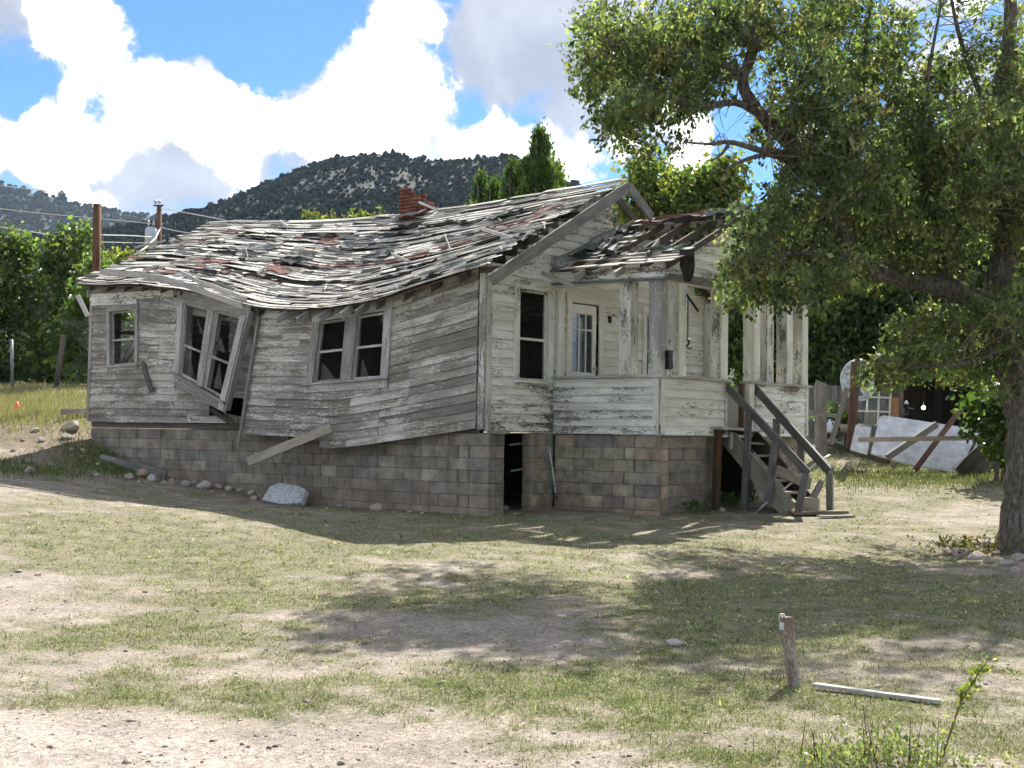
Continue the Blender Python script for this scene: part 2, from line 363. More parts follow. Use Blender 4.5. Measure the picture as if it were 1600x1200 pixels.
zz = t.math('ADD', t.n('ShaderNodeSeparateXYZ', {0: pos}).outputs[2], t.math('MULTIPLY', n1, .6))
c = t.mix(t.smooth(zz, .95, .35, 0., .42), c, (.20, .135, .095)); finish(t, c, .95, n2, .6, .01, .15)
M_MORT = flat('mortar', (.14, .125, .11), .95, var=.3, scale=20, bump=.4)
M_BRICK = stone_mat('red_brick', [(.17, .055, .038), (.26, .10, .065), (.13, .05, .036), (.24, .12, .09), (.20, .07, .045)], 14.)
# glass that has gone dusty
M_GLASS, t = new_mat('dusty_glass')
gl = t.n('ShaderNodeBsdfGlossy', {'Roughness': .06, 'Color': (.8, .85, .9, 1)}); tr = t.n('ShaderNodeBsdfTransparent', {'Color': (.72, .74, .75, 1)})
fz = t.n('ShaderNodeFresnel', {'IOR': 1.45}).outputs[0]
mx = t.n('ShaderNodeMixShader', {0: t.math('MULTIPLY', fz, .3)}); t.t.links.new(tr.outputs[0], mx.inputs[1]); t.t.links.new(gl.outputs[0], mx.inputs[2])
t.t.links.new(mx.outputs[0], t.out.inputs[0])
M_SCREEN, t = new_mat('insect_screen')
df = t.n('ShaderNodeBsdfDiffuse', {'Color': (.03, .027, .024, 1)}); tr = t.n('ShaderNodeBsdfTransparent', {})
mx = t.n('ShaderNodeMixShader', {0: .16}); t.t.links.new(df.outputs[0], mx.inputs[2]); t.t.links.new(tr.outputs[0], mx.inputs[1]); t.t.links.new(mx.outputs[0], t.out.inputs[0])
M_BULB, t = new_mat('lit_bulb')
t.t.links.new(t.n('ShaderNodeEmission', {'Color': (1, .72, .36, 1), 'Strength': 9.}).outputs[0], t.out.inputs[0])
def leaf_mat(name, trans=.45, gloss=.12, gain=1.):
    m, t = new_mat(name); c = t.n('ShaderNodeAttribute', attribute_name='col').outputs['Color']
    df = t.n('ShaderNodeBsdfDiffuse', {'Color': c, 'Roughness': .6})
    tc = t.mix(1., c, (1.22*gain, 1.38*gain, .62*gain), 'MULTIPLY'); tl = t.n('ShaderNodeBsdfTranslucent', {'Color': tc})
    m1 = t.n('ShaderNodeMixShader', {0: trans}); t.t.links.new(df.outputs[0], m1.inputs[1]); t.t.links.new(tl.outputs[0], m1.inputs[2])
    gl = t.n('ShaderNodeBsdfGlossy', {'Roughness': .42, 'Color': (.7, .75, .8, 1)})
    m2 = t.n('ShaderNodeMixShader', {0: t.math('MULTIPLY', t.n('ShaderNodeFresnel', {'IOR': 1.4}).outputs[0], gloss*4)}); t.t.links.new(m1.outputs[0], m2.inputs[1]); t.t.links.new(gl.outputs[0], m2.inputs[2])
    t.t.links.new(m2.outputs[0], t.out.inputs[0]); return m
M_LEAF = leaf_mat('leaf', .55, .025, 1.05); M_GRASS = leaf_mat('grass_blade', .25, .0, .95); M_FAR = leaf_mat('far_foliage', .15, .0)
def attr_ground(name):
    m, t = new_mat(name); a = t.n('ShaderNodeAttribute', attribute_name='col').outputs['Color']
    p = t.n('ShaderNodeNewGeometry').outputs['Position']
    n1 = t.noise(p, 2.2, 6, .65); n2 = t.noise(p, 26, 5, .7); n3 = t.noise(p, 120, 3, .7)
    c = t.mix(1., a, t.ramp(n1, [(.3, (.74, .75, .75)), (.7, (1.18, 1.16, 1.14))]), 'MULTIPLY')
    c = t.mix(1., c, t.ramp(n2, [(.33, (.55, .55, .54)), (.64, (1.28, 1.27, 1.25))]), 'MULTIPLY')
    c = t.mix(1., c, t.ramp(n3, [(.36, (.5, .49, .48)), (.62, (1.36, 1.35, 1.34))]), 'MULTIPLY')  # grit and litter specks, contrast raised to imitate small shadows between tufts
    finish(t, c, .97, t.math('ADD', t.math('MULTIPLY', n2, .7), t.math('MULTIPLY', n3, .3)), .8, .03, .1); return m
M_GROUND = attr_ground('bare_earth')
M_HILL = flat('shaded_hillside', (.024, .029, .025), .97, var=.3, scale=.03)  # soil darkened to stand in for a cloud shadow over the hill
# ------------------------------------------------------------------ ground
def structure(o): o['kind'] = 'structure'; return o
def stuff(o, label, cat): tag(o, label, cat); o['kind'] = 'stuff'; return o
DIRT = np.array([.305, .268, .235]); ROAD = np.array([.35, .31, .28]); LITTER = np.array([.215, .197, .14]); TURF = np.array([.175, .17, .10]); SOIL = np.array([.15, .11, .075])
# green and bare areas, as ground points with a radius (metres) and a weight
_gp = []
for px, py, rad, wgt in [(230, 880, 1.6, .5), (320, 905, 1.5, .7), (380, 945, .9, .6), (480, 860, 2., .35), (120, 830, 2.4, .45), (330, 800, 2.5, .3), (700, 830, 3.2, .35), (1100, 850, 2.5, .4), (1000, 1090, 1.0, .5), (880, 1075, .8, .4), (1150, 1100, 1.0, .4), (1350, 1150, 1.2, .4), (1100, 990, 1.0, .6), (1250, 930, 2.2, .45), (1450, 960, 2.5, .5), (820, 930, 1.4, .35), (640, 940, .9, .3),
    (720, 1095, .35, .6), (660, 1075, .35, .6), (200, 985, .6, .5), (300, 985, .7, .5), (100, 1000, .8, .5), (260, 1090, .6, .6), (90, 1095, .6, .5), (430, 1110, .5, .55), (1300, 790, 3., .4), (1450, 745, 3., .5), (60, 620, 6, .4),
    (40, 930, 1.5, -.8), (150, 960, .9, -.6), (560, 905, .9, -.5), (600, 975, 1.1, -.6), (750, 1000, .9, -.5), (860, 990, .9, -.5), (900, 1150, .8, -.4), (150, 1045, .6, -.5), (560, 1010, .7, -.4), (650, 1030, .6, -.35), (1240, 1030, .7, -.3), (1000, 1180, .6, -.4), (480, 905, .6, -.4), (1270, 895, .7, -.5), (640, 1140, .7, -.35), (200, 1170, 1.2, -1.5), (0, 1160, .9, -1.2), (60, 705, 2.5, -.5), (1550, 800, 1.5, -.2)]:
    p = atg(px, py); _gp.append((p[0], p[1], rad, wgt))
ROAD_A, ROAD_B = atg(0, 1112), atg(485, 1165)
_rd = unit(V(ROAD_B[0]-ROAD_A[0], ROAD_B[1]-ROAD_A[1])); _rn = V(-_rd[1], _rd[0])
if _rn @ fh[:2] > 0: _rn = -_rn
def road_mask(x, y):
    s = (x-ROAD_A[0])*_rn[0]+(y-ROAD_A[1])*_rn[1]; a = (x-ROAD_A[0])*_rd[0]+(y-ROAD_A[1])*_rd[1]
    e = s-np.maximum(a-1.6, 0)*.45 + .35*(fbm(x*1.7, y*1.7, 41)-.5)
    return np.clip(e/.12, 0, 1)
def green(x, y):
    g = .39+0*x
    for a, b, rad, wgt in _gp: g = g+(wgt if wgt > 0 or wgt < -1 else .55*wgt)*np.exp(-((x-a)**2+(y-b)**2)/rad**2)
    g = g+.9*(fbm(x*.55, y*.55, 21, 3)-.5)+1.7*(fbm(x*1.7, y*1.7, 31, 4)-.5)+1.8*(fbm(x*6, y*6, 33, 3)-.5)
    return np.clip(g, 0, 1.2)*(1-road_mask(x, y))
def axis(lo, hi, c, fine, nfine, grow):
    s = [0.]; st = fine
    while s[-1] < max(hi-c, c-lo):
        s.append(s[-1]+st)
        if len(s) > nfine: st *= grow
    s = np.array(s); return np.r_[(c-s[1:][::-1]), c+s]
ax_f = axis(-1500, 1500, 14, .16, 115, 1.14); ax_r = axis(-1500, 1500, 0, .16, 75, 1.14)
ax_f = ax_f[(ax_f > -300)]; Fg, Rg = np.meshgrid(ax_f, ax_r, indexing='ij')
gx = CAM[0]+Fg*fh[0]+Rg*r0[0]; gy = CAM[1]+Fg*fh[1]+Rg*r0[1]; gzv = gz(gx, gy)
gr = green(gx, gy)[..., None]; rm = road_mask(gx, gy)[..., None]
colr = DIRT*(1-np.clip(gr*1.3, 0, 1))+(LITTER*.55+TURF*.45)*np.clip(gr*1.3, 0, 1)
colr = colr*(1-rm)+ROAD*rm
bank = np.exp(-(((gx+2.)/3.2)**2+((gy-11.5)/3.0)**2))[..., None]*(fbm(gx*.8, gy*.8, 9)[..., None] > .42); colr = colr*(1-.6*bank)+SOIL*.6*bank
foot = np.exp(-((gx+.1)/.6)**2)*((gy > -.3) & (gy < 11)); foot = np.maximum(foot, np.exp(-(((gx-.8)/.9)**2+((gy+.2)/.7)**2)))[..., None]; colr = colr*(1-.5*foot)+SOIL*.5*foot
farm = np.clip((np.hypot(gx-CAM[0], gy-CAM[1])-40)/40, 0, 1)[..., None]; colr = colr*(1-farm)+np.array([.17, .155, .085])*farm
nf, nr = Fg.shape; idx = np.arange(nf*nr).reshape(nf, nr)
q = np.stack([idx[:-1, :-1], idx[:-1, 1:], idx[1:, 1:], idx[1:, :-1]], -1).reshape(-1, 4)[:, ::-1]
structure(obj('ground', fast_mesh('ground', np.stack([gx, gy, gzv], -1).reshape(-1, 3), q, M_GROUND, colr.reshape(-1, 3), True, 4)))
# ------------------------------------------------------------------ grass: single blades, thinned with distance
def scatter(n, dlo, dhi, half=.52, power=1.0):
    a = RNG.uniform(-half, half, n); u = RNG.uniform(0, 1, n)
    D = 1/((1/dlo**power)*(1-u)+(1/dhi**power)*u)**(1/power)
    x = CAM[0]+D*(fh[0]+np.tan(a)*r0[0]); y = CAM[1]+D*(fh[1]+np.tan(a)*r0[1]); return x, y, D
def in_house(x, y): return ((x > -.1) & (x < 7.1) & (y > -.1) & (y < 11)) | ((x > 1.7) & (x < 6.8) & (y > -2.2) & (y < .1))
def blades(name, n, dlo, dhi, hgt, wid, cols, thr, lean, label, boost=1., power=1.):
    x, y, D = scatter(n, dlo, dhi, power=power)
    g = green(x, y); keep = (RNG.uniform(0, 1, n) < np.clip((g-thr)*1.7, .06, 1)*boost) & ~in_house(x, y) & (road_mask(x, y) < .5)
    x, y, D, g = x[keep], y[keep], D[keep], g[keep]; n = len(x); z = gz(x, y)
    az_ = RNG.uniform(0, 6.283, n); h = hgt*RNG.lognormal(0, .38, n)*(.55+.6*g); w = wid*np.sqrt(D/9.)*RNG.uniform(.7, 1.4, n)
    ln = lean*RNG.uniform(.2, 1.5, n)*h
    b = np.stack([x, y, z-.01], -1); side = np.stack([np.cos(az_), np.sin(az_), 0*az_], -1)*w[:, None]
    la = RNG.uniform(0, 6.283, n); top = b+np.stack([np.cos(la)*ln, np.sin(la)*ln, h+.01], -1)
    v = np.stack([b-side, b+side, top], 1).reshape(-1, 3)
    ci = np.array(cols)[RNG.integers(0, len(cols), n)]*RNG.uniform(.65, 1.3, n)[:, None]
    t = np.clip((g-.5)*1.6, 0, 1)[:, None]; ci = ci*(1-t)+ci*np.array([.84, 1.0, .76])*t
    return stuff(obj(name, fast_mesh(name, v, np.arange(3*n), M_GRASS, np.repeat(ci, 3, 0))), label, 'grass')
GR = [(.38, .335, .23), (.40, .35, .235), (.30, .29, .17), (.225, .235, .125), (.32, .30, .18), (.38, .345, .24), (.17, .19, .10), (.27, .255, .15), (.20, .215, .115)]
blades('thin_grass', 130000, 5.2, 34, .015, .0036, GR, .12, 1.7, 'thin single grass blades between the tufts in the yard', power=1.15)
def tufts(name, nt, kb, label):
    x, y, D = scatter(nt, 5.2, 34, power=1.15); g = green(x, y)
    keep = (RNG.uniform(0, 1, nt) < np.clip((g-.2)*1.05, .04, .9)) & ~in_house(x, y) & (road_mask(x, y) < .5); x, y, D, g = x[keep], y[keep], D[keep], g[keep]; n = len(x)
    rt = .028*np.sqrt(D/9)*RNG.lognormal(0, .45, n)*(.7+.5*g); tc = np.array(GR)[RNG.integers(0, len(GR), n)]*np.array([.92, .95, .92])*RNG.lognormal(-.04, .38, n)[:, None]; t = np.clip((g-.55)*1.5, 0, 1)[:, None]; tc = tc*(1-t)+tc*np.array([.84, 1.0, .76])*t
    I = np.repeat(np.arange(n), kb); m = len(I); ph = RNG.uniform(0, 6.283, m); rr_ = rt[I]
    bx = x[I]+np.cos(ph)*rr_*.35*RNG.uniform(0, 1, m); by = y[I]+np.sin(ph)*rr_*.35*RNG.uniform(0, 1, m); bz = gz(x, y)[I]
    ph2 = ph+RNG.normal(0, .5, m); re = rr_*RNG.uniform(.3, 1.5, m); hh = rr_*RNG.uniform(.10, .5, m); w = .0036*np.sqrt(D[I]/9)*RNG.uniform(.8, 1.9, m)
    b = np.stack([bx, by, bz-.006], -1); s = np.stack([-np.sin(ph2), np.cos(ph2), 0*ph], -1)*w[:, None]; top = b+np.stack([np.cos(ph2)*re, np.sin(ph2)*re, hh], -1)
    c = tc[I]*RNG.lognormal(0, .25, m)[:, None]
    return stuff(obj(name, fast_mesh(name, np.stack([b-s, b+s, top], 1).reshape(-1, 3), np.arange(3*m), M_GRASS, np.repeat(c, 3, 0))), label, 'grass')
tufts('grass', 105000, 8, 'short patchy green and straw coloured grass tufts over the yard')
blades('dry_grass', 45000, 6, 40, .028, .003, [(.26, .22, .14), (.22, .19, .11), (.17, .14, .08), (.13, .10, .06)], .1, .5, 'thin dry brown grass stalks among the green')
# taller grass of the slope behind the house and below the trees
def tall(n, pts, spread, hgt, cols, name, label):
    P = np.array(pts)[RNG.integers(0, len(pts), n)]; x = P[:, 0]+RNG.normal(0, spread, n); y = P[:, 1]+RNG.normal(0, spread, n)
    k = ~in_house(x, y); x, y = x[k], y[k]; n = len(x); z = gz(x, y); a = RNG.uniform(0, 6.283, n); h = hgt*RNG.lognormal(0, .35, n)
    b = np.stack([x, y, z-.02], -1); s = np.stack([np.cos(a), np.sin(a), 0*a], -1)*.014; la = RNG.uniform(0, 6.283, n)
    top = b+np.stack([np.cos(la)*h*.4, np.sin(la)*h*.4, h], -1)
    c = np.array(cols)[RNG.integers(0, len(cols), n)]*RNG.uniform(.7, 1.25, n)[:, None]
    return stuff(obj(name, fast_mesh(name, np.stack([b-s, b+s, top], 1).reshape(-1, 3), np.arange(3*n), M_GRASS, np.repeat(c, 3, 0))), label, 'grass')
tall(26000, [atg(px, py)[:2] for px in range(-150, 135, 25) for py in (608, 620, 632, 645, 655)], 1.0, .13, [(.36, .32, .20), (.31, .285, .17), (.35, .30, .19), (.24, .235, .12)], 'slope_grass', 'tall dry straw coloured grass on the slope left of the house')
tall(5200, [atg(px, py)[:2] for px, py in [(170, 712), (190, 725), (140, 705), (60, 738), (20, 728), (205, 738), (160, 735)]], .5, .075, [(.10, .16, .05), (.13, .18, .06), (.2, .2, .09)], 'bank_weeds', 'dark green weeds on the shaded earth bank')
tall(14000, [atg(px, py)[:2] for px in range(1310, 1620, 30) for py in (712, 738, 752)], .8, .07, [(.14, .17, .07), (.2, .22, .1), (.26, .25, .14)], 'yard_grass', 'greener grass below the white sheet on the right')
# gravel: small stones of the bare ground, too many to count
def rock_shape(seed, sub=1):
    import bmesh
    bm = bmesh.new(); bmesh.ops.create_icosphere(bm, subdivisions=sub+1, radius=1.); r = random.Random(seed)
    ax = [unit(V(r.gauss(0, 1), r.gauss(0, 1), r.gauss(0, 1))) for _ in range(7)]; of = [r.uniform(.55, .9) for _ in ax]
    vs_ = []
    for v in bm.verts:
        p = np.array(v.co)
        for a, o in zip(ax, of):
            dd = p@a
            if dd > o: p = p-a*(dd-o)
        vs_.append(p)
    fs = [tuple(x.index for x in f.verts) for f in bm.faces]; bm.free(); return np.array(vs_), fs
_gv, _gf = rock_shape(5, 0); _gf = np.array(_gf)
x, y, D = scatter(8000, 5.4, 26, power=1.2); gsel = (RNG.uniform(0, 1, len(x)) < np.clip(1.0-green(x, y)*1.5, .05, 1)) & ~in_house(x, y); x, y, D = x[gsel], y[gsel], D[gsel]
n = len(x); sz = .0048*RNG.lognormal(0, .55, n)*np.sqrt(D/8); a = RNG.uniform(0, 6.283, n); z = gz(x, y)
vx = _gv[None]*np.stack([sz*RNG.uniform(.8, 1.6, n), sz*RNG.uniform(.7, 1.2, n), sz*.6], -1)[:, None]
ca, sa = np.cos(a)[:, None], np.sin(a)[:, None]
vv = np.stack([vx[..., 0]*ca-vx[..., 1]*sa+x[:, None], vx[..., 0]*sa+vx[..., 1]*ca+y[:, None], vx[..., 2]+z[:, None]+.2*sz[:, None]], -1)
cc = np.array([(.44, .39, .34), (.37, .32, .28), (.50, .46, .42), (.40, .32, .26), (.34, .30, .27)])[RNG.integers(0, 5, n)]
stuff(obj('gravel', fast_mesh('gravel', vv.reshape(-1, 3), (_gf[None]+(np.arange(n)*len(_gv))[:, None, None]).reshape(-1, 3), M_GROUND, np.repeat(cc, len(_gv), 0))), 'loose gravel and pebbles scattered over the bare dirt', 'gravel')
# ------------------------------------------------------------------ hills
def hill(name, prof, dist, near, base_z, seed, nd=46):
    xs = np.arange(prof[0][0], prof[-1][0]+1, 12.); ys = np.interp(xs, [p[0] for p in prof], [p[1] for p in prof])
    crest = 1.35+(676+.0131*(xs-800)-ys)/FPX*dist
    ts = np.linspace(0, 1.5, nd); vs_ = np.zeros((len(xs), nd, 3))
    for j, t in enumerate(ts):
        D = near+(dist-near)*t; s = t if t <= 1 else 2-t
        prof_s = s**1.12; hgt = base_z+(crest-base_z)*prof_s
        X = (xs-800)/FPX*D; p = CAM[None]+D*fh[None]+X[:, None]*r0[None]
        rug = (fbm(p[:, 0]*.02, p[:, 1]*.02, seed)-.5)*16*math.sin(math.pi*min(s, 1.))**1*(1 if t < 1 else .3)
        vs_[:, j] = np.stack([p[:, 0], p[:, 1], hgt+rug], -1)
    nx = len(xs); idx = np.arange(nx*nd).reshape(nx, nd)
    q = np.stack([idx[:-1, :-1], idx[1:, :-1], idx[1:, 1:], idx[:-1, 1:]], -1).reshape(-1, 4)
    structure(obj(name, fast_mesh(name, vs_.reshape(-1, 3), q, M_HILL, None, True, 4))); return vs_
HP = [(-700, 420), (-300, 400), (0, 375), (150, 362), (240, 344), (330, 322), (400, 288), (450, 268), (500, 250), (560, 239), (610, 241), (660, 250), (690, 252), (740, 246), (800, 244), (840, 262), (880, 284), (930, 305), (1000, 335), (1200, 390), (1700, 420), (2200, 430)]
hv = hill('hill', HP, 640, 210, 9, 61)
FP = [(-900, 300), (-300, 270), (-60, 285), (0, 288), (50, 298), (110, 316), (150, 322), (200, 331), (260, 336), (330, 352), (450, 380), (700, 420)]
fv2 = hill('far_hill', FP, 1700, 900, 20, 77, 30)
_sv, _sf = rock_shape(9, 0); _sf = np.array(_sf)
def shrubs(name, grid, n, size, label, seed, lo, hi):
    r = np.random.default_rng(seed); nx, nd, _ = grid.shape
    i = r.uniform(lo[0]*nx, lo[1]*nx-1.01, n); j = r.uniform(hi[0]*(nd-1), hi[1]*(nd-1)-.01, n); i0 = i.astype(int); j0 = j.astype(int); fi = (i-i0)[:, None]; fj = (j-j0)[:, None]
    P = (grid[i0, j0]*(1-fi)+grid[i0+1, j0]*fi)*(1-fj)+(grid[i0, j0+1]*(1-fi)+grid[i0+1, j0+1]*fi)*fj
    keep = r.uniform(0, 1, n) < np.clip(2.6*fbm(P[:, 0]*.018, P[:, 1]*.018, seed)-.1, .5, 1); P = P[keep]; n = len(P)
    s = size*r.lognormal(0, .36, n)
    # each bush: three overlapping lumps
    outv, outc, outf = [], [], []
    for k in range(1):
        o = r.normal(0, .45, (n, 3))*s[:, None]; o[:, 2] = abs(o[:, 2])*.8; sc = s*r.uniform(.7, 1.1, n)
        nz = np.clip(1+.33*r.normal(0, 1, (n, len(_sv))), .5, 1.5)
        v = _sv[None]*nz[..., None]*sc[:, None, None]+(P+o+np.stack([0*s, 0*s, s*.45], -1))[:, None]
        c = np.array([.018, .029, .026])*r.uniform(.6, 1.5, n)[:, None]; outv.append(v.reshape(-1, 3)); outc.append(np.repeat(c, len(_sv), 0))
        outf.append((_sf[None]+(np.arange(n)*len(_sv))[:, None, None]).reshape(-1, 3)+k*n*len(_sv))
    stuff(obj(name, fast_mesh(name, np.concatenate(outv), np.concatenate(outf), M_FAR, np.concatenate(outc))), label, 'shrubs')
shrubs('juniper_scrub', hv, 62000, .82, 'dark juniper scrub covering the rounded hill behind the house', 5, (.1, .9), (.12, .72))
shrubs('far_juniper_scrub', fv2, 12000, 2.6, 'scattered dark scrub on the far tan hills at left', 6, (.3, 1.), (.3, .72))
# ------------------------------------------------------------------ house
house = thing('house', (0, 0, 0), 'derelict white clapboard house with sagging roof on concrete block foundation', 'house')
def part(name): 
    o = bpy.data.objects.new(name, None); return link(o, house)
def interp(tab, s):
    return np.array([np.interp(s, [q[0] for q in tab], [q[k] for q in tab]) for k in range(1, len(tab[0]))])
def smooth_tab(tab, m=41):
    s = np.linspace(tab[0][0], tab[-1][0], m); ys = np.interp(s, [q[0] for q in tab], [q[1] for q in tab])
    k = np.array([1, 3, 5, 6, 5, 3, 1.]); k /= k.sum(); yp = np.r_[[ys[0]]*3, ys, [ys[-1]]*3]; return s, np.convolve(yp, k, 'valid')
def surf_boards(pname, S, courses, holes, seams, mat, parent, outn, seg=.35, proud=.031, skip=None):
    """clapboards on a surface S(s, t) -> point; s runs along the board in metres, t up in 0..1; holes: functions (t) -> list of (s0, s1)"""
    n = len(courses)-1
    for i in range(n):
        t0, t1 = courses[i], courses[i+1]; tm = (t0+t1)/2
        s0, s1 = seams(tm, 'range')
        cuts = [s0]+[c for c in seams(tm, 'cuts') if s0 < c < s1]+[s1]
        spans = []
        for a, b in zip(cuts[:-1], cuts[1:]):
            cur = [(a, b)]
            for (h0, h1) in holes(tm):
                cur = [p for (c, d_) in cur for p in ((c, min(d_, h0)), (max(c, h1), d_)) if p[1]-p[0] > .03]
            spans += cur
        for a, b in spans:
            if b-a < .03: continue
            if skip and skip(i, a, b): continue
            m = max(1, int((b-a)/seg)); fr = []; w = random.uniform(-.004, .006); dz = random.uniform(-.004, .004); sk = random.uniform(-.006, .006)
            for k in range(m+1):
                s = a+.003+(b-a-.006)*k/m
                lo = S(s, t0-.10*(t1-t0)); hi = S(s, t1); nrm = outn(s, tm)
                lo = lo+nrm*(proud+w)+V(0, 0, dz+sk*k/m); hi = hi+nrm*(.006+w)+V(0, 0, dz+sk*k/m)
                wv = (hi-lo)/2; fr.append(((lo+hi)/2, wv, nrm*.012))
            r = ribbon(fr); obj(pname, raw_mesh(pname, r[0], r[1], mat, r[2]), parent)
# ---- long side wall, far section (plane x = 0, from the far corner to behind the leaning window)
BOT1 = 1.47; TOP1 = [(0, 4.0), (5.3, 3.55), (6.0, 3.72), (7.4, 4.06), (9, 4.2), (11, 4.33)]
side = part('side_wall')
def S1(s, t): top = np.interp(s, [q[0] for q in TOP1], [q[1] for q in TOP1]); return V(0, s, BOT1+(top-BOT1)*t)
# cuts in the siding (y range, z range) for the windows
w1 = dict(y0=9.30, y1=10.22, z0=2.60, z1=3.80)
def holes1(t):
    z = BOT1+2.75*t; out = []
    if w1['z0'] < z < w1['z1']: out.append((w1['y0'], w1['y1']))
    if 2.0 < z < 3.85: out.append((6.35, 7.50))
    if 1.62 < z < 2.0: out.append((5.9, 6.9))
    return out
_cut1 = {}
def seams1(t, what):
    if what == 'range': return (5.45, 10.93)
    r = random.Random(int(t*997)); return sorted(r.sample([6.3, 7.6, 8.0, 8.55, 8.9, 9.3, 10.0], 3))
surf_boards('siding_board', S1, np.linspace(0, 1, 20), holes1, seams1, M_SIDE, side, lambda s, t: V(-1, 0, 0), seg=3)
# ---- long side wall, near section: dropped, bulging out and racked
_B3 = [(px, atx(px, py, xo)) for px, py, xo in [(377, 688, -.34), (450, 692, -.34), (520, 700, -.33), (560, 696, -.28), (620, 687, -.18), (700, 675, -.05), (753, 667, 0)]]
_T3 = [(px, atx(px, py, xo)) for px, py, xo in [(404, 485, -.16), (450, 485, -.16), (500, 482, -.14), (560, 471, -.10), (620, 453, -.06), (700, 426, -.02), (757, 405, 0)]]
def _arc(tab):
    P = np.array([p for _, p in tab]); P = P[::-1]; l = np.r_[0, np.cumsum(np.linalg.norm(np.diff(P, axis=0), axis=1))]; return l, P
_bl, _bp = _arc(_B3); _tl, _tp = _arc(_T3)
def _on(l, P, f):
    f = np.clip(f, -.02, 1.02); s = f*l[-1]
    out = []
    for k in range(3):
        a = np.interp(s-.25, l, P[:, k]); b = np.interp(s, l, P[:, k]); c = np.interp(s+.25, l, P[:, k]); out.append(.25*a+.5*b+.25*c if .06 < f < .94 else b)
    return np.array(out)
L3 = 5.75
def S3(s, t):      # s = 0 at the house corner, L3 at the torn edge
    b = _on(_bl, _bp, s/L3); tp = _on(_tl, _tp, s/L3); return b+(tp-b)*t
def st_of(px, py):
    best = None
    for s in np.linspace(0, L3, 116):
        for t in np.linspace(0, 1, 81):
            p = S3(s, t)-CAM; d = p@fv; e = (800+FPX*(p@rv)/d-px)**2+(600-FPX*(p@uv_)/d-py)**2
            if best is None or e < best[0]: best = (e, s, t)
    return best[1], best[2]
W3Q = [st_of(*q) for q in [(484, 609), (604, 600), (614, 473), (497, 495)]]     # BL BR TR TL of the double window
def holes3(t):
    tb = (W3Q[0][1]+W3Q[1][1])/2; tt = (W3Q[2][1]+W3Q[3][1])/2
    if not (tb < t < tt): return []
    f = (t-tb)/(tt-tb); return [(W3Q[1][0]+(W3Q[2][0]-W3Q[1][0])*f, W3Q[0][0]+(W3Q[3][0]-W3Q[0][0])*f)]
def seams3(t, what):
    if what == 'range': return (.10, L3)
    r = random.Random(int(t*613)+3); return sorted(set([3.55 if t < .22 else 1.55+.08*r.random()]+r.sample([.9, 2.2, 2.9, 4.4, 4.9], 2)))
surf_boards('siding_board', S3, np.linspace(0, 1, 19), holes3, seams3, M_SIDE, side, lambda s, t: V(-1, 0, 0), seg=.3, skip=lambda i, a, b: i == 0 and a > 3.4)
# corner boards and the torn edge strip
plank('corner_board', atx(751, 671, -.03), atx(756, 404, -.03), (0, 1, 0), .13, .024, M_TRIM, side, 3, .003)
plank('corner_board', (.055, -.035, 1.36), (.055, -.035, 4.05), (1, 0, 0), .13, .022, M_TRIM, side, 3, .002)
plank('edge_strip', atx(405, 489, -.24), atx(373, 693, -.44), (0, 1, 0), .05, .04, M_GREY, side, 4, .008)
plank('corner_board', atx(144, 448, -.035), atx(140, 575, -.035), (0, 1, 0), .10, .022, M_GREY, side, 2)
plank('corner_board', atx(140, 575, -.035), atx(137, 657, -.035), (0, 1, 0), .10, .022, M_GREY, side, 2)
# wide bare board patched in left of the leaning window, and the frieze under the eave
for z, a, b in [(4.02, 8.1, 10.9), (3.93, 9.3, 10.85)]:
    plank('frieze_board', (-.045, a, z), (-.045, b, z+.05), (0, 0, 1), .15, .02, M_FRONT, side, 2, .004, rag=.05)
plank('frieze_board', atx(600, 455, -.14), atx(672, 434, -.07), (0, 0, 1), .14, .02, M_FRONT, side, 3, .004, rag=.04)
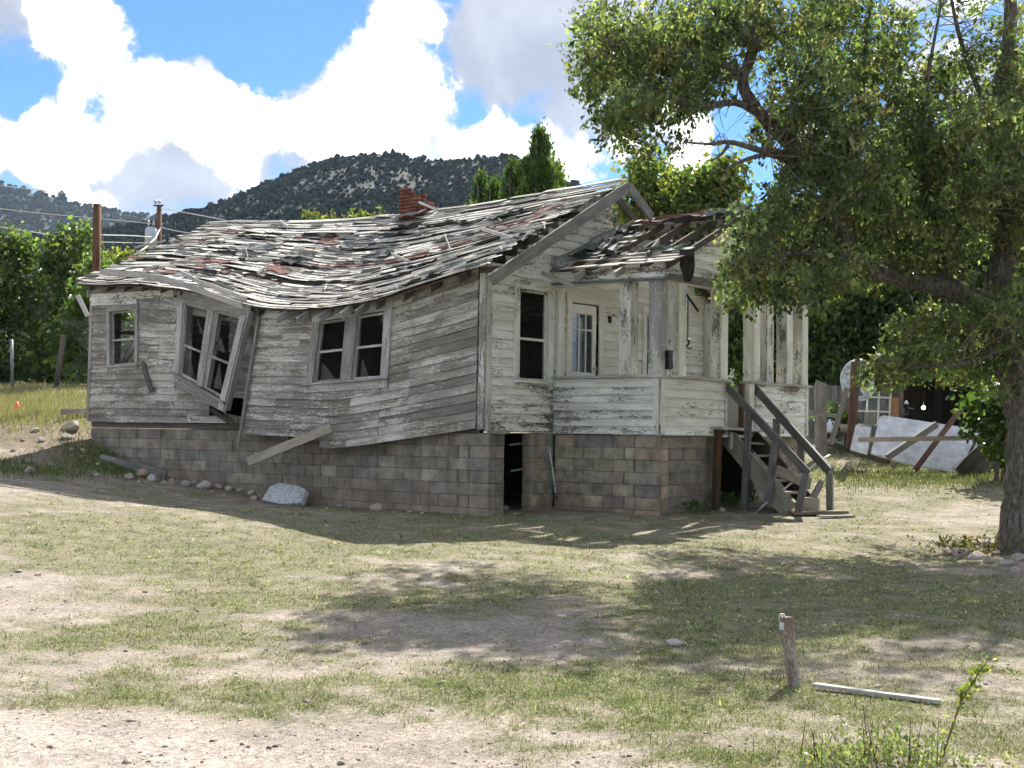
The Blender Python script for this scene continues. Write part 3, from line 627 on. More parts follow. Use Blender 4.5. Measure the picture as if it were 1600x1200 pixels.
# ---- windows
def quad_window(name, q, off, cols, casing, mat, rail=.5, parent=house, sill=True, glass=False, cover=.13, deep=.09, mullion=None, rails_mat=None):
    """q: BL BR TR TL outer casing corners (world); cols openings side by side"""
    w = bpy.data.objects.new(name, None); link(w, parent)
    BL, BR, TR, TL = [np.asarray(p, float) for p in q]; nrm = unit(np.cross(BR-BL, TL-BL))
    if nrm @ (CAM-BL) < 0: nrm = -nrm
    P = lambda u, v: BL*(1-u)*(1-v)+BR*u*(1-v)+TR*u*v+TL*(1-u)*v
    W_ = np.linalg.norm(BR-BL); H = np.linalg.norm(TL-BL); cu = casing/W_; cv = casing/H; rm = rails_mat or mat
    o = nrm*off
    def bd(nm, a, b, wd, width, th, lift, m, seg=2):
        plank(nm, a+nrm*lift, b+nrm*lift, wd, width, th, m, w, seg, .002, rag=.004)
    bd('casing', P(cu/2, 0)+o, P(cu/2, 1)+o, BR-BL, casing, .03, .018, mat); bd('casing', P(1-cu/2, 0)+o, P(1-cu/2, 1)+o, BR-BL, casing, .03, .018, mat)
    bd('casing', P(-.01, 1-cv/2)+o, P(1.01, 1-cv/2)+o, TL-BL, casing, .032, .021, mat)
    bd('casing', P(0, cv*.4)+o, P(1, cv*.4)+o, TL-BL, casing*.8, .03, .016, mat)
    if sill: bd('sill', P(-.02, cv*.85)+o, P(1.02, cv*.85)+o, nrm, .10, .03, .04, mat)
    mu = (mullion or casing)/W_; n = cols; ow = (1-2*cu-(n-1)*mu)/n
    for k in range(n-1):
        u = cu+ow*(k+1)+mu*(k+.5); bd('mullion', P(u, cv)+o, P(u, 1-cv)+o, BR-BL, mu*W_, .035, .012, mat)
    for k in range(n):
        a = cu+k*(ow+mu); b = a+ow; s = .04; back = -.05
        for (p0, p1, wd, wid) in [((a+s/2/W_, cv), (a+s/2/W_, 1-cv), BR-BL, s), ((b-s/2/W_, cv), (b-s/2/W_, 1-cv), BR-BL, s), ((a, 1-cv-s/2/H), (b, 1-cv-s/2/H), TL-BL, s), ((a, cv+s/2/H), (b, cv+s/2/H), TL-BL, s*1.2)]:
            bd('sash', P(*p0)+o, P(*p1)+o, wd, wid, .03, back, rm, 1)
        v = cv+(1-2*cv)*rail; bd('meeting_rail', P(a, v)+o, P(b, v)+o, TL-BL, .04, .03, back+.012, rm, 1)
        for (p0, p1) in [((a, cv), (a, 1-cv)), ((b, cv), (b, 1-cv))]:      # jamb lining
            bd('jamb', P(*p0)+o, P(*p1)+o, nrm, deep, .02, -deep/2+.002, mat, 1)
        if glass:
            for (v0, v1) in ((cv+.02, v-.02), (v+.02, 1-cv-.02)):
                if glass == 'upper' and v1 < v: continue
                c = [P(a+s/W_, v0)+o+nrm*back, P(b-s/W_, v0)+o+nrm*back, P(b-s/W_, v1)+o+nrm*back, P(a+s/W_, v1)+o+nrm*back]
                vs_ = [p+nrm*.002 for p in c]+[p-nrm*.002 for p in c]
                obj('pane', raw_mesh('pane', vs_, [(0, 1, 2, 3), (7, 6, 5, 4), (0, 4, 5, 1), (1, 5, 6, 2), (2, 6, 7, 3), (3, 7, 4, 0)], M_SCREEN if glass == 'screen' else M_GLASS), w)
    return w
quad_window('window', [atx(171, 580, 0), atx(218, 577, 0), atx(219, 474, 0), atx(170, 481, 0)], .03, 1, .10, M_CASE, .47, parent=house)
quad_window('window', [atx(275, 595, -.28), atx(352, 643, -.46), atx(392, 482, -.30), atx(282, 458, -.12)], .03, 2, .17, M_CASE, .42, glass='lower' and 'screen', mullion=.22, deep=.16)
quad_window('window', [S3(*st_of(479, 615)), S3(*st_of(607, 606)), S3(*st_of(617, 469)), S3(*st_of(494, 491))], .03, 2, .17, M_CASE, .5, glass='screen', mullion=.26, deep=.12)
# wide bottom board and side boards of the leaning window, wood scraps under it
plank('apron_board', atx(275, 597, -.32), atx(352, 640, -.50), (0, 0, 1), .12, .03, M_CASE, house, 2, .004, rag=.02)
plank('header_board', atx(283, 458, -.18), atx(390, 487, -.36), (0, 0, 1), .26, .03, M_CASE, house, 2, .004, rag=.02)
plank('side_board', atx(392, 486, -.36), atx(355, 641, -.52), (1, .2, 0), .14, .03, M_GREY, house, 2, .004, rag=.02)
for a, b, wd in [((330, 640), (365, 663), .1), ((350, 650), (372, 655), .12), ((362, 648), (366, 664), .05)]:
    plank('broken_lath', atx(*a, -.16), atx(*b, -.3), (0, 0, 1), wd, .02, M_OLD, house, 1, rag=.04)
# splinters of dirty glass still held in the sashes
M_SHARD, t = new_mat('dirty_glass_shard'); dg = t.n('ShaderNodeBsdfPrincipled', {'Base Color': (.16, .16, .15, 1), 'Roughness': .25}); tt = t.n('ShaderNodeBsdfTransparent', {}); mm = t.n('ShaderNodeMixShader', {0: .45})
t.t.links.new(tt.outputs[0], mm.inputs[1]); t.t.links.new(dg.outputs[0], mm.inputs[2]); t.t.links.new(mm.outputs[0], t.out.inputs[0])
for tri, xo in [([(290, 588), (306, 597), (295, 548)], -.2), ([(333, 606), (347, 610), (343, 566)], -.3), ([(318, 520), (309, 500), (313, 524)], -.15), ([(500, 602), (530, 600), (503, 566)], -.16), ([(606, 488), (590, 489), (602, 520)], -.05), ([(561, 597), (566, 560), (580, 597)], -.1), ([(329, 543), (352, 552), (346, 528)], -.22)]:
    q_ = [atx(*p_, xo) for p_ in tri]; obj('glass_shard', raw_mesh('glass_shard', q_+[p_+V(.004, 0, 0) for p_ in q_], [(0, 1, 2), (5, 4, 3), (0, 3, 4, 1), (1, 4, 5, 2), (2, 5, 3, 0)], M_SHARD), house)
# ---- gabled front wall (plane y = 0)
RPX = 3.35; RZ = 5.85     # ridge position and height at the front
front = part('front_wall'); FB = 1.38; PIT_M = (RZ-4.03)/RPX
def roofz(x): return 4.03+PIT_M*x-.06 if x < RPX else RZ-PIT_M*(x-RPX)-.06
def S2(s, t): return V(s, 0, FB+t*4.5)
WF = (.70, 1.70, 2.10, 3.83); DR = (2.15, 3.17, 1.55, 3.66); WG = (4.45, 5.45, 2.2, 3.70)
def holes2(t):
    z = FB+t*4.5; return [(a, b) for a, b, c, d_ in (WF, DR, WG) if c < z < d_]
def seams2(t, what):
    z = FB+t*4.5
    if what == 'range':
        lo = 0.11 if z < 4.05 else max(.1, (z+.14-4.03)/PIT_M); hi = 6.95 if z < 4.05 else RPX+(RZ-z-.12)/PIT_M
        if z > 5.0: hi = min(hi, 3.45)
        return (lo, max(hi, lo+.05))
    return [1.76, 3.9 if int(z*7) % 2 else 4.2]
surf_outer = lambda s, t: V(0, -1, 0)
CZ = np.linspace(0, 1, 31)
class _M: pass
def front_boards():
    for i in range(30):
        tm = (CZ[i]+CZ[i+1])/2; z = FB+tm*4.5
        surf_boards('siding_board', S2, [CZ[i], CZ[i+1]], holes2, lambda t, w: seams2(t, w) if w == 'cuts' else (seams2(t, 'range')[0], min(1.76, seams2(t, 'range')[1])), M_FRONT, front, surf_outer, seg=3)
        lo, hi = seams2(tm, 'range')
        if hi > 1.77:
            surf_boards('siding_board', S2, [CZ[i], CZ[i+1]], holes2, lambda t, w: [3.9 if i % 2 else 4.2] if w == 'cuts' else (max(lo, 1.76), hi), M_INNER if z < 4.0 else M_FRONT, front, surf_outer, seg=3)
front_boards()
quad_window('window', [V(.68, 0, 2.08), V(1.72, 0, 2.08), V(1.72, 0, 3.85), V(.68, 0, 3.85)], .03, 1, .13, M_FRONT, .46, glass='screen', deep=.1)
quad_window('window', [V(4.43, 0, 2.18), V(5.47, 0, 2.18), V(5.47, 0, 3.72), V(4.43, 0, 3.72)], .03, 1, .12, M_INNER, .46, glass=True, deep=.1)
# front door with six lights
dr = bpy.data.objects.new('door', None); link(dr, house); yd = .02
for a, b in [((2.17, 1.6), (2.17, 3.66)), ((3.12, 1.6), (3.12, 3.66))]: plank('casing', (a[0], -.045, a[1]), (b[0], -.045, b[1]), (1, 0, 0), .13, .03, M_INNER, dr)
plank('casing', (2.08, -.05, 3.70), (3.2, -.05, 3.70), (0, 0, 1), .15, .032, M_INNER, dr)
for x0, x1, z0, z1 in [(2.24, 2.36, 1.6, 3.6), (2.94, 3.05, 1.6, 3.6), (2.36, 2.94, 3.44, 3.6), (2.36, 2.94, 1.6, 2.42)]: box('stile', (x0, yd, z0), (x1, yd+.04, z1), M_INNER, dr)
for x in (2.53, 2.735): box('muntin', (x, yd+.003, 2.42), (x+.03, yd+.035, 3.44), M_INNER, dr)
for x0 in (2.36, 2.56, 2.765): box('muntin', (x0, yd+.006, 3.15), (x0+.17 if x0 < 2.7 else 2.94, yd+.032, 3.18), M_INNER, dr)
for x0, x1 in ((2.36, 2.53), (2.56, 2.735), (2.765, 2.94)):
    for z0, z1 in ((2.42, 3.15), (3.18, 3.44)): box('pane', (x0, yd+.015, z0), (x1, yd+.02, z1), M_GLASS, dr)
tube_obj('door_knob', [(2.98, yd, 2.5), (2.98, yd-.06, 2.5)], [.02, .03], M_STEEL, dr)
box('light_switch', (3.33, -.06, 3.33), (3.41, -.02, 3.45), M_BLACK, house)
# ---- other walls, floor and ceiling (mostly unseen): boards, so that the rooms are dark
shell = part('rear_walls')
for i in range(18):
    z = 1.38+.15*i
    plank('siding_board', (7.0, 0, z+.075), (7.0, 10.9, z+.075), (0, 0, 1), .154, .03, M_SIDE, shell)
    for a, b in (((0.05, .72), (1.75, 6.95)) if 2.5 < z < 3.9 else ((0.05, 6.95),)): plank('siding_board', (a, 10.93, z+.075), (b, 10.93, z+.075), (0, 0, 1), .154, .03, M_SIDE, shell)
for i in range(14):
    z = 4.08+.15*i; w_ = (6.0-z)/.55
    if w_ > .1: plank('siding_board', (RPX-w_, 10.9, z+.075), (RPX+w_, 10.9, z+.075), (0, 0, 1), .154, .03, M_SIDE, shell)
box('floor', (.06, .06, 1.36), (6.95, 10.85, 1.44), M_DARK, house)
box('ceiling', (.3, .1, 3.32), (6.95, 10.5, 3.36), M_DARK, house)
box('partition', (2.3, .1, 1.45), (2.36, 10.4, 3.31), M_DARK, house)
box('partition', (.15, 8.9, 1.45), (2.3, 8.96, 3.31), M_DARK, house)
plank('brace', atx(185, 580, .35), atx(222, 520, .35), (0, 0, 1), .12, .04, M_GREY, house)
# ------------------------------------------------------------------ foundation of concrete blocks
found = part('foundation')
def bevel_box(lx, ly, lz, b=.009):
    import bmesh
    bm = bmesh.new(); bmesh.ops.create_cube(bm, size=1.); bmesh.ops.scale(bm, vec=(lx, ly, lz), verts=bm.verts)
    bmesh.ops.bevel(bm, geom=list(bm.edges), offset=b, segments=1, affect='EDGES', profile=.5)
    return bm
def bev_mesh(name, lx, ly, lz, mat, b=.009):
    bm = bevel_box(lx, ly, lz, b); me = bpy.data.meshes.new(name); bm.to_mesh(me); bm.free(); me.materials.append(mat); return me
BM = {(k, m): bev_mesh('block', l-.005, .19, .195, mt, .006) for k, l in (('full', .405), ('half', .2025), ('pier', .37)) for m, mt in (('g', M_BLOCK), ('p', M_PBLOCK))}
def block(kind, m, p, rz):
    o = bpy.data.objects.new('block', BM[(kind, m)]); o.location = Vector(p); o.rotation_euler = (random.uniform(-.008, .008), random.uniform(-.006, .006), rz+random.uniform(-.008, .008)); link(o, found)
def block_wall(p0, p1, top, m, rows=8, bond=True, jut=.006):
    p0 = V(*p0); p1 = V(*p1); L = np.linalg.norm(p1-p0); dirv = (p1-p0)/L; rz = math.atan2(dirv[1], dirv[0])
    for r in range(rows):
        z = top-.1-.2*r; s = -.2025 if (bond and r % 2) else 0.
        while s < L-.06:
            a, b = max(s, 0), min(s+.405, L); s += .405
            if b-a < .06: continue
            c = p0+dirv*(a+b)/2
            if z+.1 < g1(c[0]-.15, c[1]-.1)-.03: continue
            kind = 'full' if b-a > .3 else 'half'
            nrm = V(dirv[1], -dirv[0]); j = random.uniform(-jut, jut)
            block(kind, m, (c[0]+nrm[0]*j, c[1]+nrm[1]*j, z), rz)
        
TOPB = 1.33
block_wall((.115, 10.9), (.115, .30), TOPB, 'g')
block_wall((.105, .30), (.105, -.10), TOPB, 'g', bond=False)
block_wall((.20, -.005), (.40, -.005), TOPB, 'g', bond=False)
block_wall((1.17, .06), (1.78, .06), TOPB, 'p')
block_wall((1.885, -.05), (1.885, -1.72), TOPB, 'p')
block_wall((1.845, -1.72), (1.845, -2.11), TOPB, 'p', bond=False, jut=.012)
block_wall((1.94, -2.03), (2.05, -2.03), TOPB-.02, 'p', bond=False)
block_wall((2.05, -1.97), (3.66, -1.97), TOPB, 'g')
block_wall((5.0, -1.97), (6.7, -1.97), TOPB, 'g')
for lo, hi in [((.04, .0, -.2), (.19, 10.88, 1.31)), ((1.2, .0, -.2), (1.82, .14, 1.31)), ((1.81, -2.05, -.2), (1.95, -.04, 1.31)), ((1.95, -2.05, -.2), (3.64, -1.9, 1.31)), ((4.98, -2.04, -.2), (6.72, -1.9, 1.31)), ((6.8, 0, -.2), (7.0, 10.9, 1.33)), ((.2, 10.7, .2), (6.8, 10.88, 1.33)), ((1.95, .15, -.2), (6.8, .3, 1.33)), ((6.6, -1.9, -.2), (6.72, 0, 1.31))]:
    box('mortar', lo, hi, M_MORT, found)
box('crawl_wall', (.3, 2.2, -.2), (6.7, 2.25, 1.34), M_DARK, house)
# sill timbers that show between the blocks and the siding
plank('sill_beam', (.06, 6.0, 1.39), (.06, 10.85, 1.39), (0, 0, 1), .1, .1, M_OLD, house)
plank('sill_beam', (.03, 9.3, 1.39), (.03, 10.85, 1.39), (0, 0, 1), .09, .03, M_GREY, house)
plank('sill_beam', (.06, .1, 1.36), (.06, 5.9, 1.36), (0, 0, 1), .06, .1, M_OLD, house)
plank('sill_scrap', (.03, -.12, 1.36), (.42, -.12, 1.35), (0, 1, 0), .2, .05, M_TAN, house, 2, .01, rag=.04)
for px in (384, 420, 442, 470, 500): plank('joist_end', atx(px, 672, -.2), atx(px, 672, .0)+V(.1, 0, 0), (0, 0, 1), .13, .045, M_OLD, house)
for k in range(7): plank('broken_lath', atx(random.uniform(430, 520), random.uniform(668, 676), -.26), atx(random.uniform(450, 515), random.uniform(684, 698), -.12), (0, 0, 1), .05, .015, M_OLD, house, 1, rag=.03)
# ------------------------------------------------------------------ main roof
roof = part('roof')
EAV = smooth_tab([(-.6, 3.99), (-.1, 3.95), (1.0, 3.75), (1.94, 3.57), (3.5, 3.41), (5.2, 3.55), (6.3, 3.8), (7.5, 4.05), (9, 4.2), (11.3, 4.33)], 81)
RID = smooth_tab([(-.6, 5.88), (1.5, 5.78), (3.0, 5.74), (4.7, 5.70), (7.6, 5.80), (11.4, 6.14)], 61)
def R(y, u):
    e = V(-.40, y, np.interp(y, *EAV)); p = V(RPX, y, np.interp(y, *RID)); q = e+(p-e)*u
    q[2] += -.16*math.sin(math.pi*u)*math.exp(-((y-5.0)/2.6)**2)+.05*(float(vnoise(y*.9, u*4.5, 8))-.5)*(1 if u < .9 else .3)
    return q
def Rn(y, u): a = R(y+.05, u)-R(y-.05, u); b = R(y, min(u+.02, 1))-R(y, u-.02); n_ = unit(np.cross(b, a)); return n_ if n_[2] > 0 else -n_
_yu = [(y, u) for y in np.linspace(-.3, 11.2, 116) for u in np.linspace(0, 1, 61)]; _yp = np.array([R(y, u) for y, u in _yu])-CAM
_sx = 800+FPX*(_yp@rv)/(_yp@fv); _sy = 600-FPX*(_yp@uv_)/(_yp@fv)
def yu_of(px, py): return _yu[int(np.argmin((_sx-px)**2+((_sy-py)*3)**2))]
HOLES = [(yu_of(px, py), sy, su) for px, py, sy, su in [(240, 407, .9, .035), (270, 403, .6, .03), (410, 408, .75, .06), (440, 414, .5, .05), (405, 434, .55, .06), (470, 444, .8, .045), (330, 440, .5, .04), (665, 376, .35, .04), (590, 381, .6, .02), (690, 411, .6, .025), (560, 395, .5, .02)]]
def hole_amt(y, u): return max([math.exp(-((y-h[0])/sy)**2-((u-h[1])/su)**2) for h, sy, su in HOLES])
NC = 40; rr = random.Random(3); nb = 0
for i in range(NC):
    y = (-.30+rr.uniform(-.12, .16)) if i < NC*.72 else -.42+rr.uniform(-.1, .1)
    yend = 11.1+rr.uniform(-.3, .25)
    while y < yend-.2:
        ln = rr.choice([.7, 1.1, 1.5, 1.9, 2.4])*rr.uniform(.8, 1.2); y2 = min(y+ln, yend); u0_ = i/NC; um = u0_+.5/NC; ym = (y+y2)/2
        gap = rr.random()
        if hole_amt(ym, um) > .62 or (gap < .05 and 1 < i < NC-2): y = y2; continue
        # trim boards that reach into a hole
        ya, yb = y, y2
        while ya < yb-.15 and hole_amt(ya, um) > .5: ya += .1
        while yb > ya+.15 and hole_amt(yb, um) > .5: yb -= .1
        m = max(2, int((yb-ya)/.3)); fr = []; tw = rr.gauss(0, .007); lift = max(0, rr.gauss(-.004, .009)); du0 = rr.gauss(0, .0045); du1 = du0+rr.gauss(0, .006); wk = rr.uniform(.92, 1.2); endl = rr.choice([0, 0, 0, .05, .09])
        for k in range(m+1):
            s = k/m; yy = ya+.004+(yb-ya-.008)*s; uu = u0_+du0*(1-s)+du1*s; nn = Rn(yy, min(max(um, .03), .97))
            lo = R(yy, uu-.004)+nn*(.029+lift+tw*(1-2*s)+endl*max(0, s-.6)); hi = R(yy, uu+wk/NC)+nn*(.010+lift-tw*s)
            fr.append(((lo+hi)/2, (hi-lo)/2, nn*.008))
        q = ribbon(fr)
        for e_ in (0, 4*m):
            for k in range(4): q[0][e_+k] = q[0][e_+k]+V(0, rr.uniform(-.05, .05), 0)
        obj('roof_board', raw_mesh('roof_board', q[0], q[1], M_ROOF if rr.random() < .86 else M_GREY, q[2]), roof); nb += 1
        y = y2+rr.choice([0, 0, .01, .03, .06])
for i in range(13):       # spaced boards underneath, on the rafters
    u = (i+.5)/13; ys = np.linspace(.12, 10.95, 24)
    q = ribbon([(R(yy, u)-Rn(yy, min(max(u, .03), .97))*.03, (R(yy, min(u+.016, 1))-R(yy, u-.016)), Rn(yy, min(max(u, .03), .97))*.010) for yy in ys])
    obj('sheathing_board', raw_mesh('sheathing_board', q[0], q[1], M_OLD, q[2]), roof)
for y in np.arange(.3, 11, .61):
    q = ribbon([(R(y, u)-V(0, 0, .13), V(0, .022, 0), V(0, 0, .065)) for u in np.linspace(.045 if y > 5.6 else (-.005 if int(y*10) % 3 else .02), .99, 8)]); obj('rafter', raw_mesh('rafter', q[0], q[1], M_OLD, q[2]), roof)
for px in (445, 478, 512, 546, 570):     # rafter tails left without boards
    y = atx(px, 482, -.4)[1]; a = R(y, 0.02)-V(0, 0, .08); plank('rafter', a, a+V(-.26, 0, -.16), (0, 0, 1), .12, .05, M_GREY, roof)
for k in range(12):       # far slope, in shadow from here
    u0_, u1 = k/12, (k+1)/12
    def RR(y, u): z = np.interp(y, *RID); return V(RPX+(7.3-RPX)*u, y, z-.03-(z-3.85)*u)
    q = ribbon([((RR(y, u0_)+RR(y, u1+.008))/2, (RR(y, u1+.008)-RR(y, u0_))/2, V(.006, 0, .012)) for y in np.linspace(.55+.3*random.random(), 11, 12)]); obj('roof_board', raw_mesh('roof_board', q[0], q[1], M_ROOF, q[2]), roof)
def roof_sheet(name, pts_yu, mat, lift=.055, n=5, curl=.03, parent=roof, surf=R, nrm=Rn, rag=.10):
    """thin torn piece of roofing lying on the boards"""
    (y0, u0_), (y1, u1) = pts_yu; vs_, fs = [], []
    for i in range(n+1):
        for j in range(n+1):
            y = y0+(y1-y0)*i/n+random.uniform(-1, 1)*rag*(y1-y0)*(i in (0, n)); u = u0_+(u1-u0_)*j/n+random.uniform(-1, 1)*rag*(u1-u0_)*(j in (0, n))
            u = min(max(u, .005), .985); p = surf(y, u)+nrm(y, min(max(u, .03), .97))*(lift+random.uniform(0, curl)*(1.8 if i in (0, n) or j in (0, n) else .5)); vs_.append(p)
    m_ = len(vs_); vs_ += [p-V(0, 0, .008) for p in vs_]
    for i in range(n):
        for j in range(n):
            a = i*(n+1)+j; f = (a, a+1, a+n+2, a+n+1); fs += [f, tuple(x+m_ for x in f[::-1])]
    ring = [i*(n+1) for i in range(n+1)]+[n*(n+1)+j for j in range(1, n+1)]+[i*(n+1)+n for i in range(n-1, -1, -1)]+list(range(n-1, 0, -1))
    for a, b in zip(ring, ring[1:]+ring[:1]): fs.append((a, b, b+m_, a+m_))
    return obj(name, raw_mesh(name, vs_, fs, mat), parent)
def at_roof(name, px, py, wy, wu, mat, **k):
    y, u = yu_of(px, py); return roof_sheet(name, ((y+wy/2, u-wu/2), (y-wy/2, u+wu/2)), mat, **k)
for px, py, wy, wu in [(345, 412, 1.0, .09), (318, 411, .7, .07), (437, 425, .9, .10), (355, 428, .35, .06), (243, 424, .7, .07), (262, 428, .7, .06), (517, 378, .8, .13), (645, 407, 1.5, .05), (560, 417, 1.4, .04), (690, 391, 1.6, .05), (840, 345, .9, .06), (780, 362, .8, .05), (860, 328, .7, .08), (360, 366, .6, .06), (505, 420, .8, .04), (215, 432, .6, .05)]:
    at_roof('red_shingle_patch', px, py, wy*.72, wu*.7, M_SHING, curl=.014, lift=.045, rag=.2)
for px, py, wy, wu, m in [(450, 412, .7, .08, M_TAR), (320, 430, .9, .05, M_TAR), (600, 372, 1.1, .03, M_TAR), (520, 447, 1.3, .03, M_TAR), (600, 441, 1.2, .03, M_TAR), (650, 420, .9, .03, M_TAR), (800, 340, .9, .05, M_TAR), (560, 387, .9, .08, M_TARG), (400, 392, 1., .10, M_TARG), (470, 402, .8, .08, M_TARG), (720, 372, 1.3, .05, M_TARG), (590, 402, .7, .08, M_TARG), (720, 415, 1.2, .05, M_TARG), (670, 440, .9, .04, M_TAR),
        (770, 382, .9, .04, M_TAR), (500, 372, 1.0, .03, M_TAR), (400, 373, 1.2, .03, M_TAR), (300, 395, .9, .04, M_TARG), (640, 358, .8, .04, M_TAR), (640, 337, 1.0, .05, M_TARG), (740, 350, .9, .04, M_TAR), (350, 398, .9, .03, M_TAR), (900, 325, .8, .05, M_TARG), (690, 355, 1.0, .03, M_TAR), (830, 372, .6, .05, M_TAR)]:
    at_roof('torn_roofing_felt', px, py, wy*.85, wu*.8, m, curl=.03, lift=.045, rag=.2)
for k in range(30):       # loose laths and strips strewn over the roof
    px = random.uniform(190, 900); f = (px-150)/750; py = random.uniform(352+random.random()*10-60*max(0, (px-650)/250), 470-90*abs(f-.45)-55*max(0, f-.6))
    y, u = yu_of(px, py); y2 = y+random.uniform(-.9, .9); u2 = min(max(u+random.uniform(-.09, .09), .01), .98)
    a = R(y, min(max(u, .02), .97))+V(0, 0, .07); b = R(y2, u2)+V(0, 0, random.choice([.05, .06, .07, .09]))
    if np.linalg.norm(b-a) > .2: plank('loose_lath', a, b, (.3, .3, .8), random.uniform(.03, .06), .014, random.choice([M_LATH, M_LATH, M_GREY]), roof)
fr_ = random.Random(12)
for k in range(170):      # split shingle fragments scattered over the courses
    y = fr_.uniform(.0, 10.8); u = fr_.uniform(.03, .95); L_ = fr_.uniform(.12, .5); w_ = fr_.uniform(.04, .11); nn = Rn(y, u); a = R(y, u)+nn*.05; b = R(y+L_, min(u+fr_.uniform(-.015, .015), .97))+nn*fr_.uniform(.04, .075); sl = unit(R(y, u+.02)-R(y, u))
    plank('shingle_fragment', a, b, sl+nn*fr_.uniform(-.25, .35), w_, .010, fr_.choice([M_ROOF, M_GREY, M_GREY, M_OLD, M_OLD, M_TAN, M_SHING, M_TAR]), roof, 1, rag=.03)
for (a, b, wd) in [((382, 397), (388, 415), .05), ((384, 414), (425, 411), .06), ((752, 368), (803, 380), .06), ((692, 378), (706, 400), .07), ((612, 407), (640, 417), .05), ((770, 350), (790, 337), .05), ((845, 345), (870, 338), .05)]:
    ya, ua = yu_of(*a); yb, ub = yu_of(*b); plank('loose_lath', R(ya, ua)+V(0, 0, .12), R(yb, ub)+V(0, 0, .09), (0, .2, 1), wd, .015, M_LATH, roof)
_sp = [atx(157, 424, -.42), atx(200, 428, -.5), atx(256, 435, -.52), atx(300, 449, -.55), atx(345, 466, -.55), atx(378, 477, -.5)]     # long eave strip hanging loose
q = ribbon([(p, V(.0, .0, .055), V(.016, 0, 0)) for p in _sp]); obj('loose_eave_strip', raw_mesh('loose_eave_strip', q[0], q[1], M_LATH, q[2]), roof)
_sp = [atx(282, 425, -.3), atx(310, 440, -.45), atx(330, 446, -.5), atx(385, 468, -.55)]
q = ribbon([(p, V(.0, .0, .04), V(.014, 0, 0)) for p in _sp]); obj('loose_eave_strip', raw_mesh('loose_eave_strip', q[0], q[1], M_LATH, q[2]), roof)
for y0 in np.arange(-.3, 10.9, .9):        # ridge boards, broken
    plank('ridge_board', R(y0, .985)+V(0, 0, .05), R(y0+random.uniform(.7, 1.0), .985)+V(0, 0, .05+random.uniform(-.02, .03)), (1, 0, .4), .16, .016, random.choice([M_ROOF, M_GREY, M_TARG]), roof, rag=.03)
# rakes at the gabled front
plank('rake_board', aty(767, 438, -.5), aty(982, 292, -.5), (-.5, 0, 1), .19, .045, M_GREY, roof, 6, .004, rag=.02)
plank('rake_board', aty(983, 291, -.52), aty(1019, 340, -.52), (.5, 0, 1), .17, .045, M_GREY, roof, 2, .003, rag=.02)
plank('rake_board', V(RPX, -.02, RZ-.12), V(4.25, -.02, 5.27), (.5, 0, 1), .14, .03, M_OLD, roof, 2)
for s in (.12, .42, .7, .93): p = aty(767+215*s, 438-146*s, -.48); plank('lookout', p+V(0, .03, .02), p+V(0, .55, .02), (0, 0, 1), .09, .045, M_OLD, roof)
# ------------------------------------------------------------------ brick chimney astride the ridge
chim = part('chimney'); bmesh_ = bev_mesh('brick', .197, .098, .056, M_BRICK, .006); hmesh = bev_mesh('brick', .094, .098, .056, M_BRICK, .006)
CX, CY, CZ0 = 3.35, 4.70, 5.42
for c_ in range(14):
    z = CZ0+.071*c_; off = .053 if c_ % 2 else 0.
    for sx, sy, vert in [(-.21, 0, True), (.21, 0, True), (0, -.265, False), (0, .265, False)]:
        L = .53 if vert else .42; s = -L/2+off*(1 if vert else -1)
        while s < L/2-.05:
            a, b = max(s, -L/2), min(s+.213, L/2); s += .213
            if b-a < .05: continue
            m_ = (a+b)/2; p = (CX+sx, CY+m_, z) if vert else (CX+m_, CY+sy, z)
            lim = 12 if .0 < (p[1]-CY) < .2 and p[0] < CX+.1 else (11 if p[1] > CY-.1 else (9 if p[1] > CY-.2 else 7))
            if c_ >= lim+random.choice([0, 0, 1]) or (c_ > 5 and random.random() < .02): continue
            o = bpy.data.objects.new('brick', bmesh_ if b-a > .14 else hmesh); o.location = p; o.scale = (min(1, (b-a)/.213) if b-a > .14 else 1, 1, 1); o.rotation_euler = (random.uniform(-.02, .02), random.uniform(-.02, .02), (math.pi/2 if vert else 0)+random.uniform(-.05, .05)); link(o, chim)
box('mortar', (CX-.2, CY-.25, CZ0-.1), (CX+.2, CY+.25, CZ0+.52), M_MORT, chim)
plank('flashing', (CX-.36, CY+.35, 5.66), (CX-.34, CY-.45, 5.68), (.7, 0, .4), .18, .01, M_TARG, chim, 4, .02, rag=.04)
plank('flashing', (CX-.3, CY-.3, 5.9), (CX-.1, CY-.62, 5.74), (.5, 0, 1), .05, .012, M_LATH, chim)
# ------------------------------------------------------------------ porch
porch = part('porch')
box('porch_floor', (1.82, -2.12, 1.44), (6.72, -.06, 1.50), M_OLD, porch)
def SL(s, t): return V(1.75, -s, 1.36+.90*t)
def SF(s, t): return V(s, -2.18, 1.36+.90*t)
hl = lambda t: []
surf_boards('siding_board', SL, np.linspace(0, 1, 8), hl, lambda t, w: (.06, 2.12) if w == 'range' else [], M_PORCH, porch, lambda s, t: V(-1, 0, 0), seg=3)
surf_boards('siding_board', SF, np.linspace(0, 1, 7), hl, lambda t, w: (1.86, 3.74) if w == 'range' else [], M_INNER, porch, surf_outer, seg=3, skip=lambda i, a, b: i == 0)
surf_boards('siding_board', SF, np.linspace(0, .167, 2), hl, lambda t, w: (1.86, 3.6) if w == 'range' else [2.75], M_FRONT, porch, surf_outer, seg=3)
surf_boards('siding_board', SF, np.linspace(0, 1, 8), hl, lambda t, w: (4.78, 6.66) if w == 'range' else [], M_FRONT, porch, surf_outer, seg=3)
for x in (1.80, 3.76, 6.70): plank('corner_board', (x, -2.215, 1.36), (x, -2.215, 2.26), (1, 0, 0), .10, .022, M_PORCH if x < 2 else M_TRIM, porch)
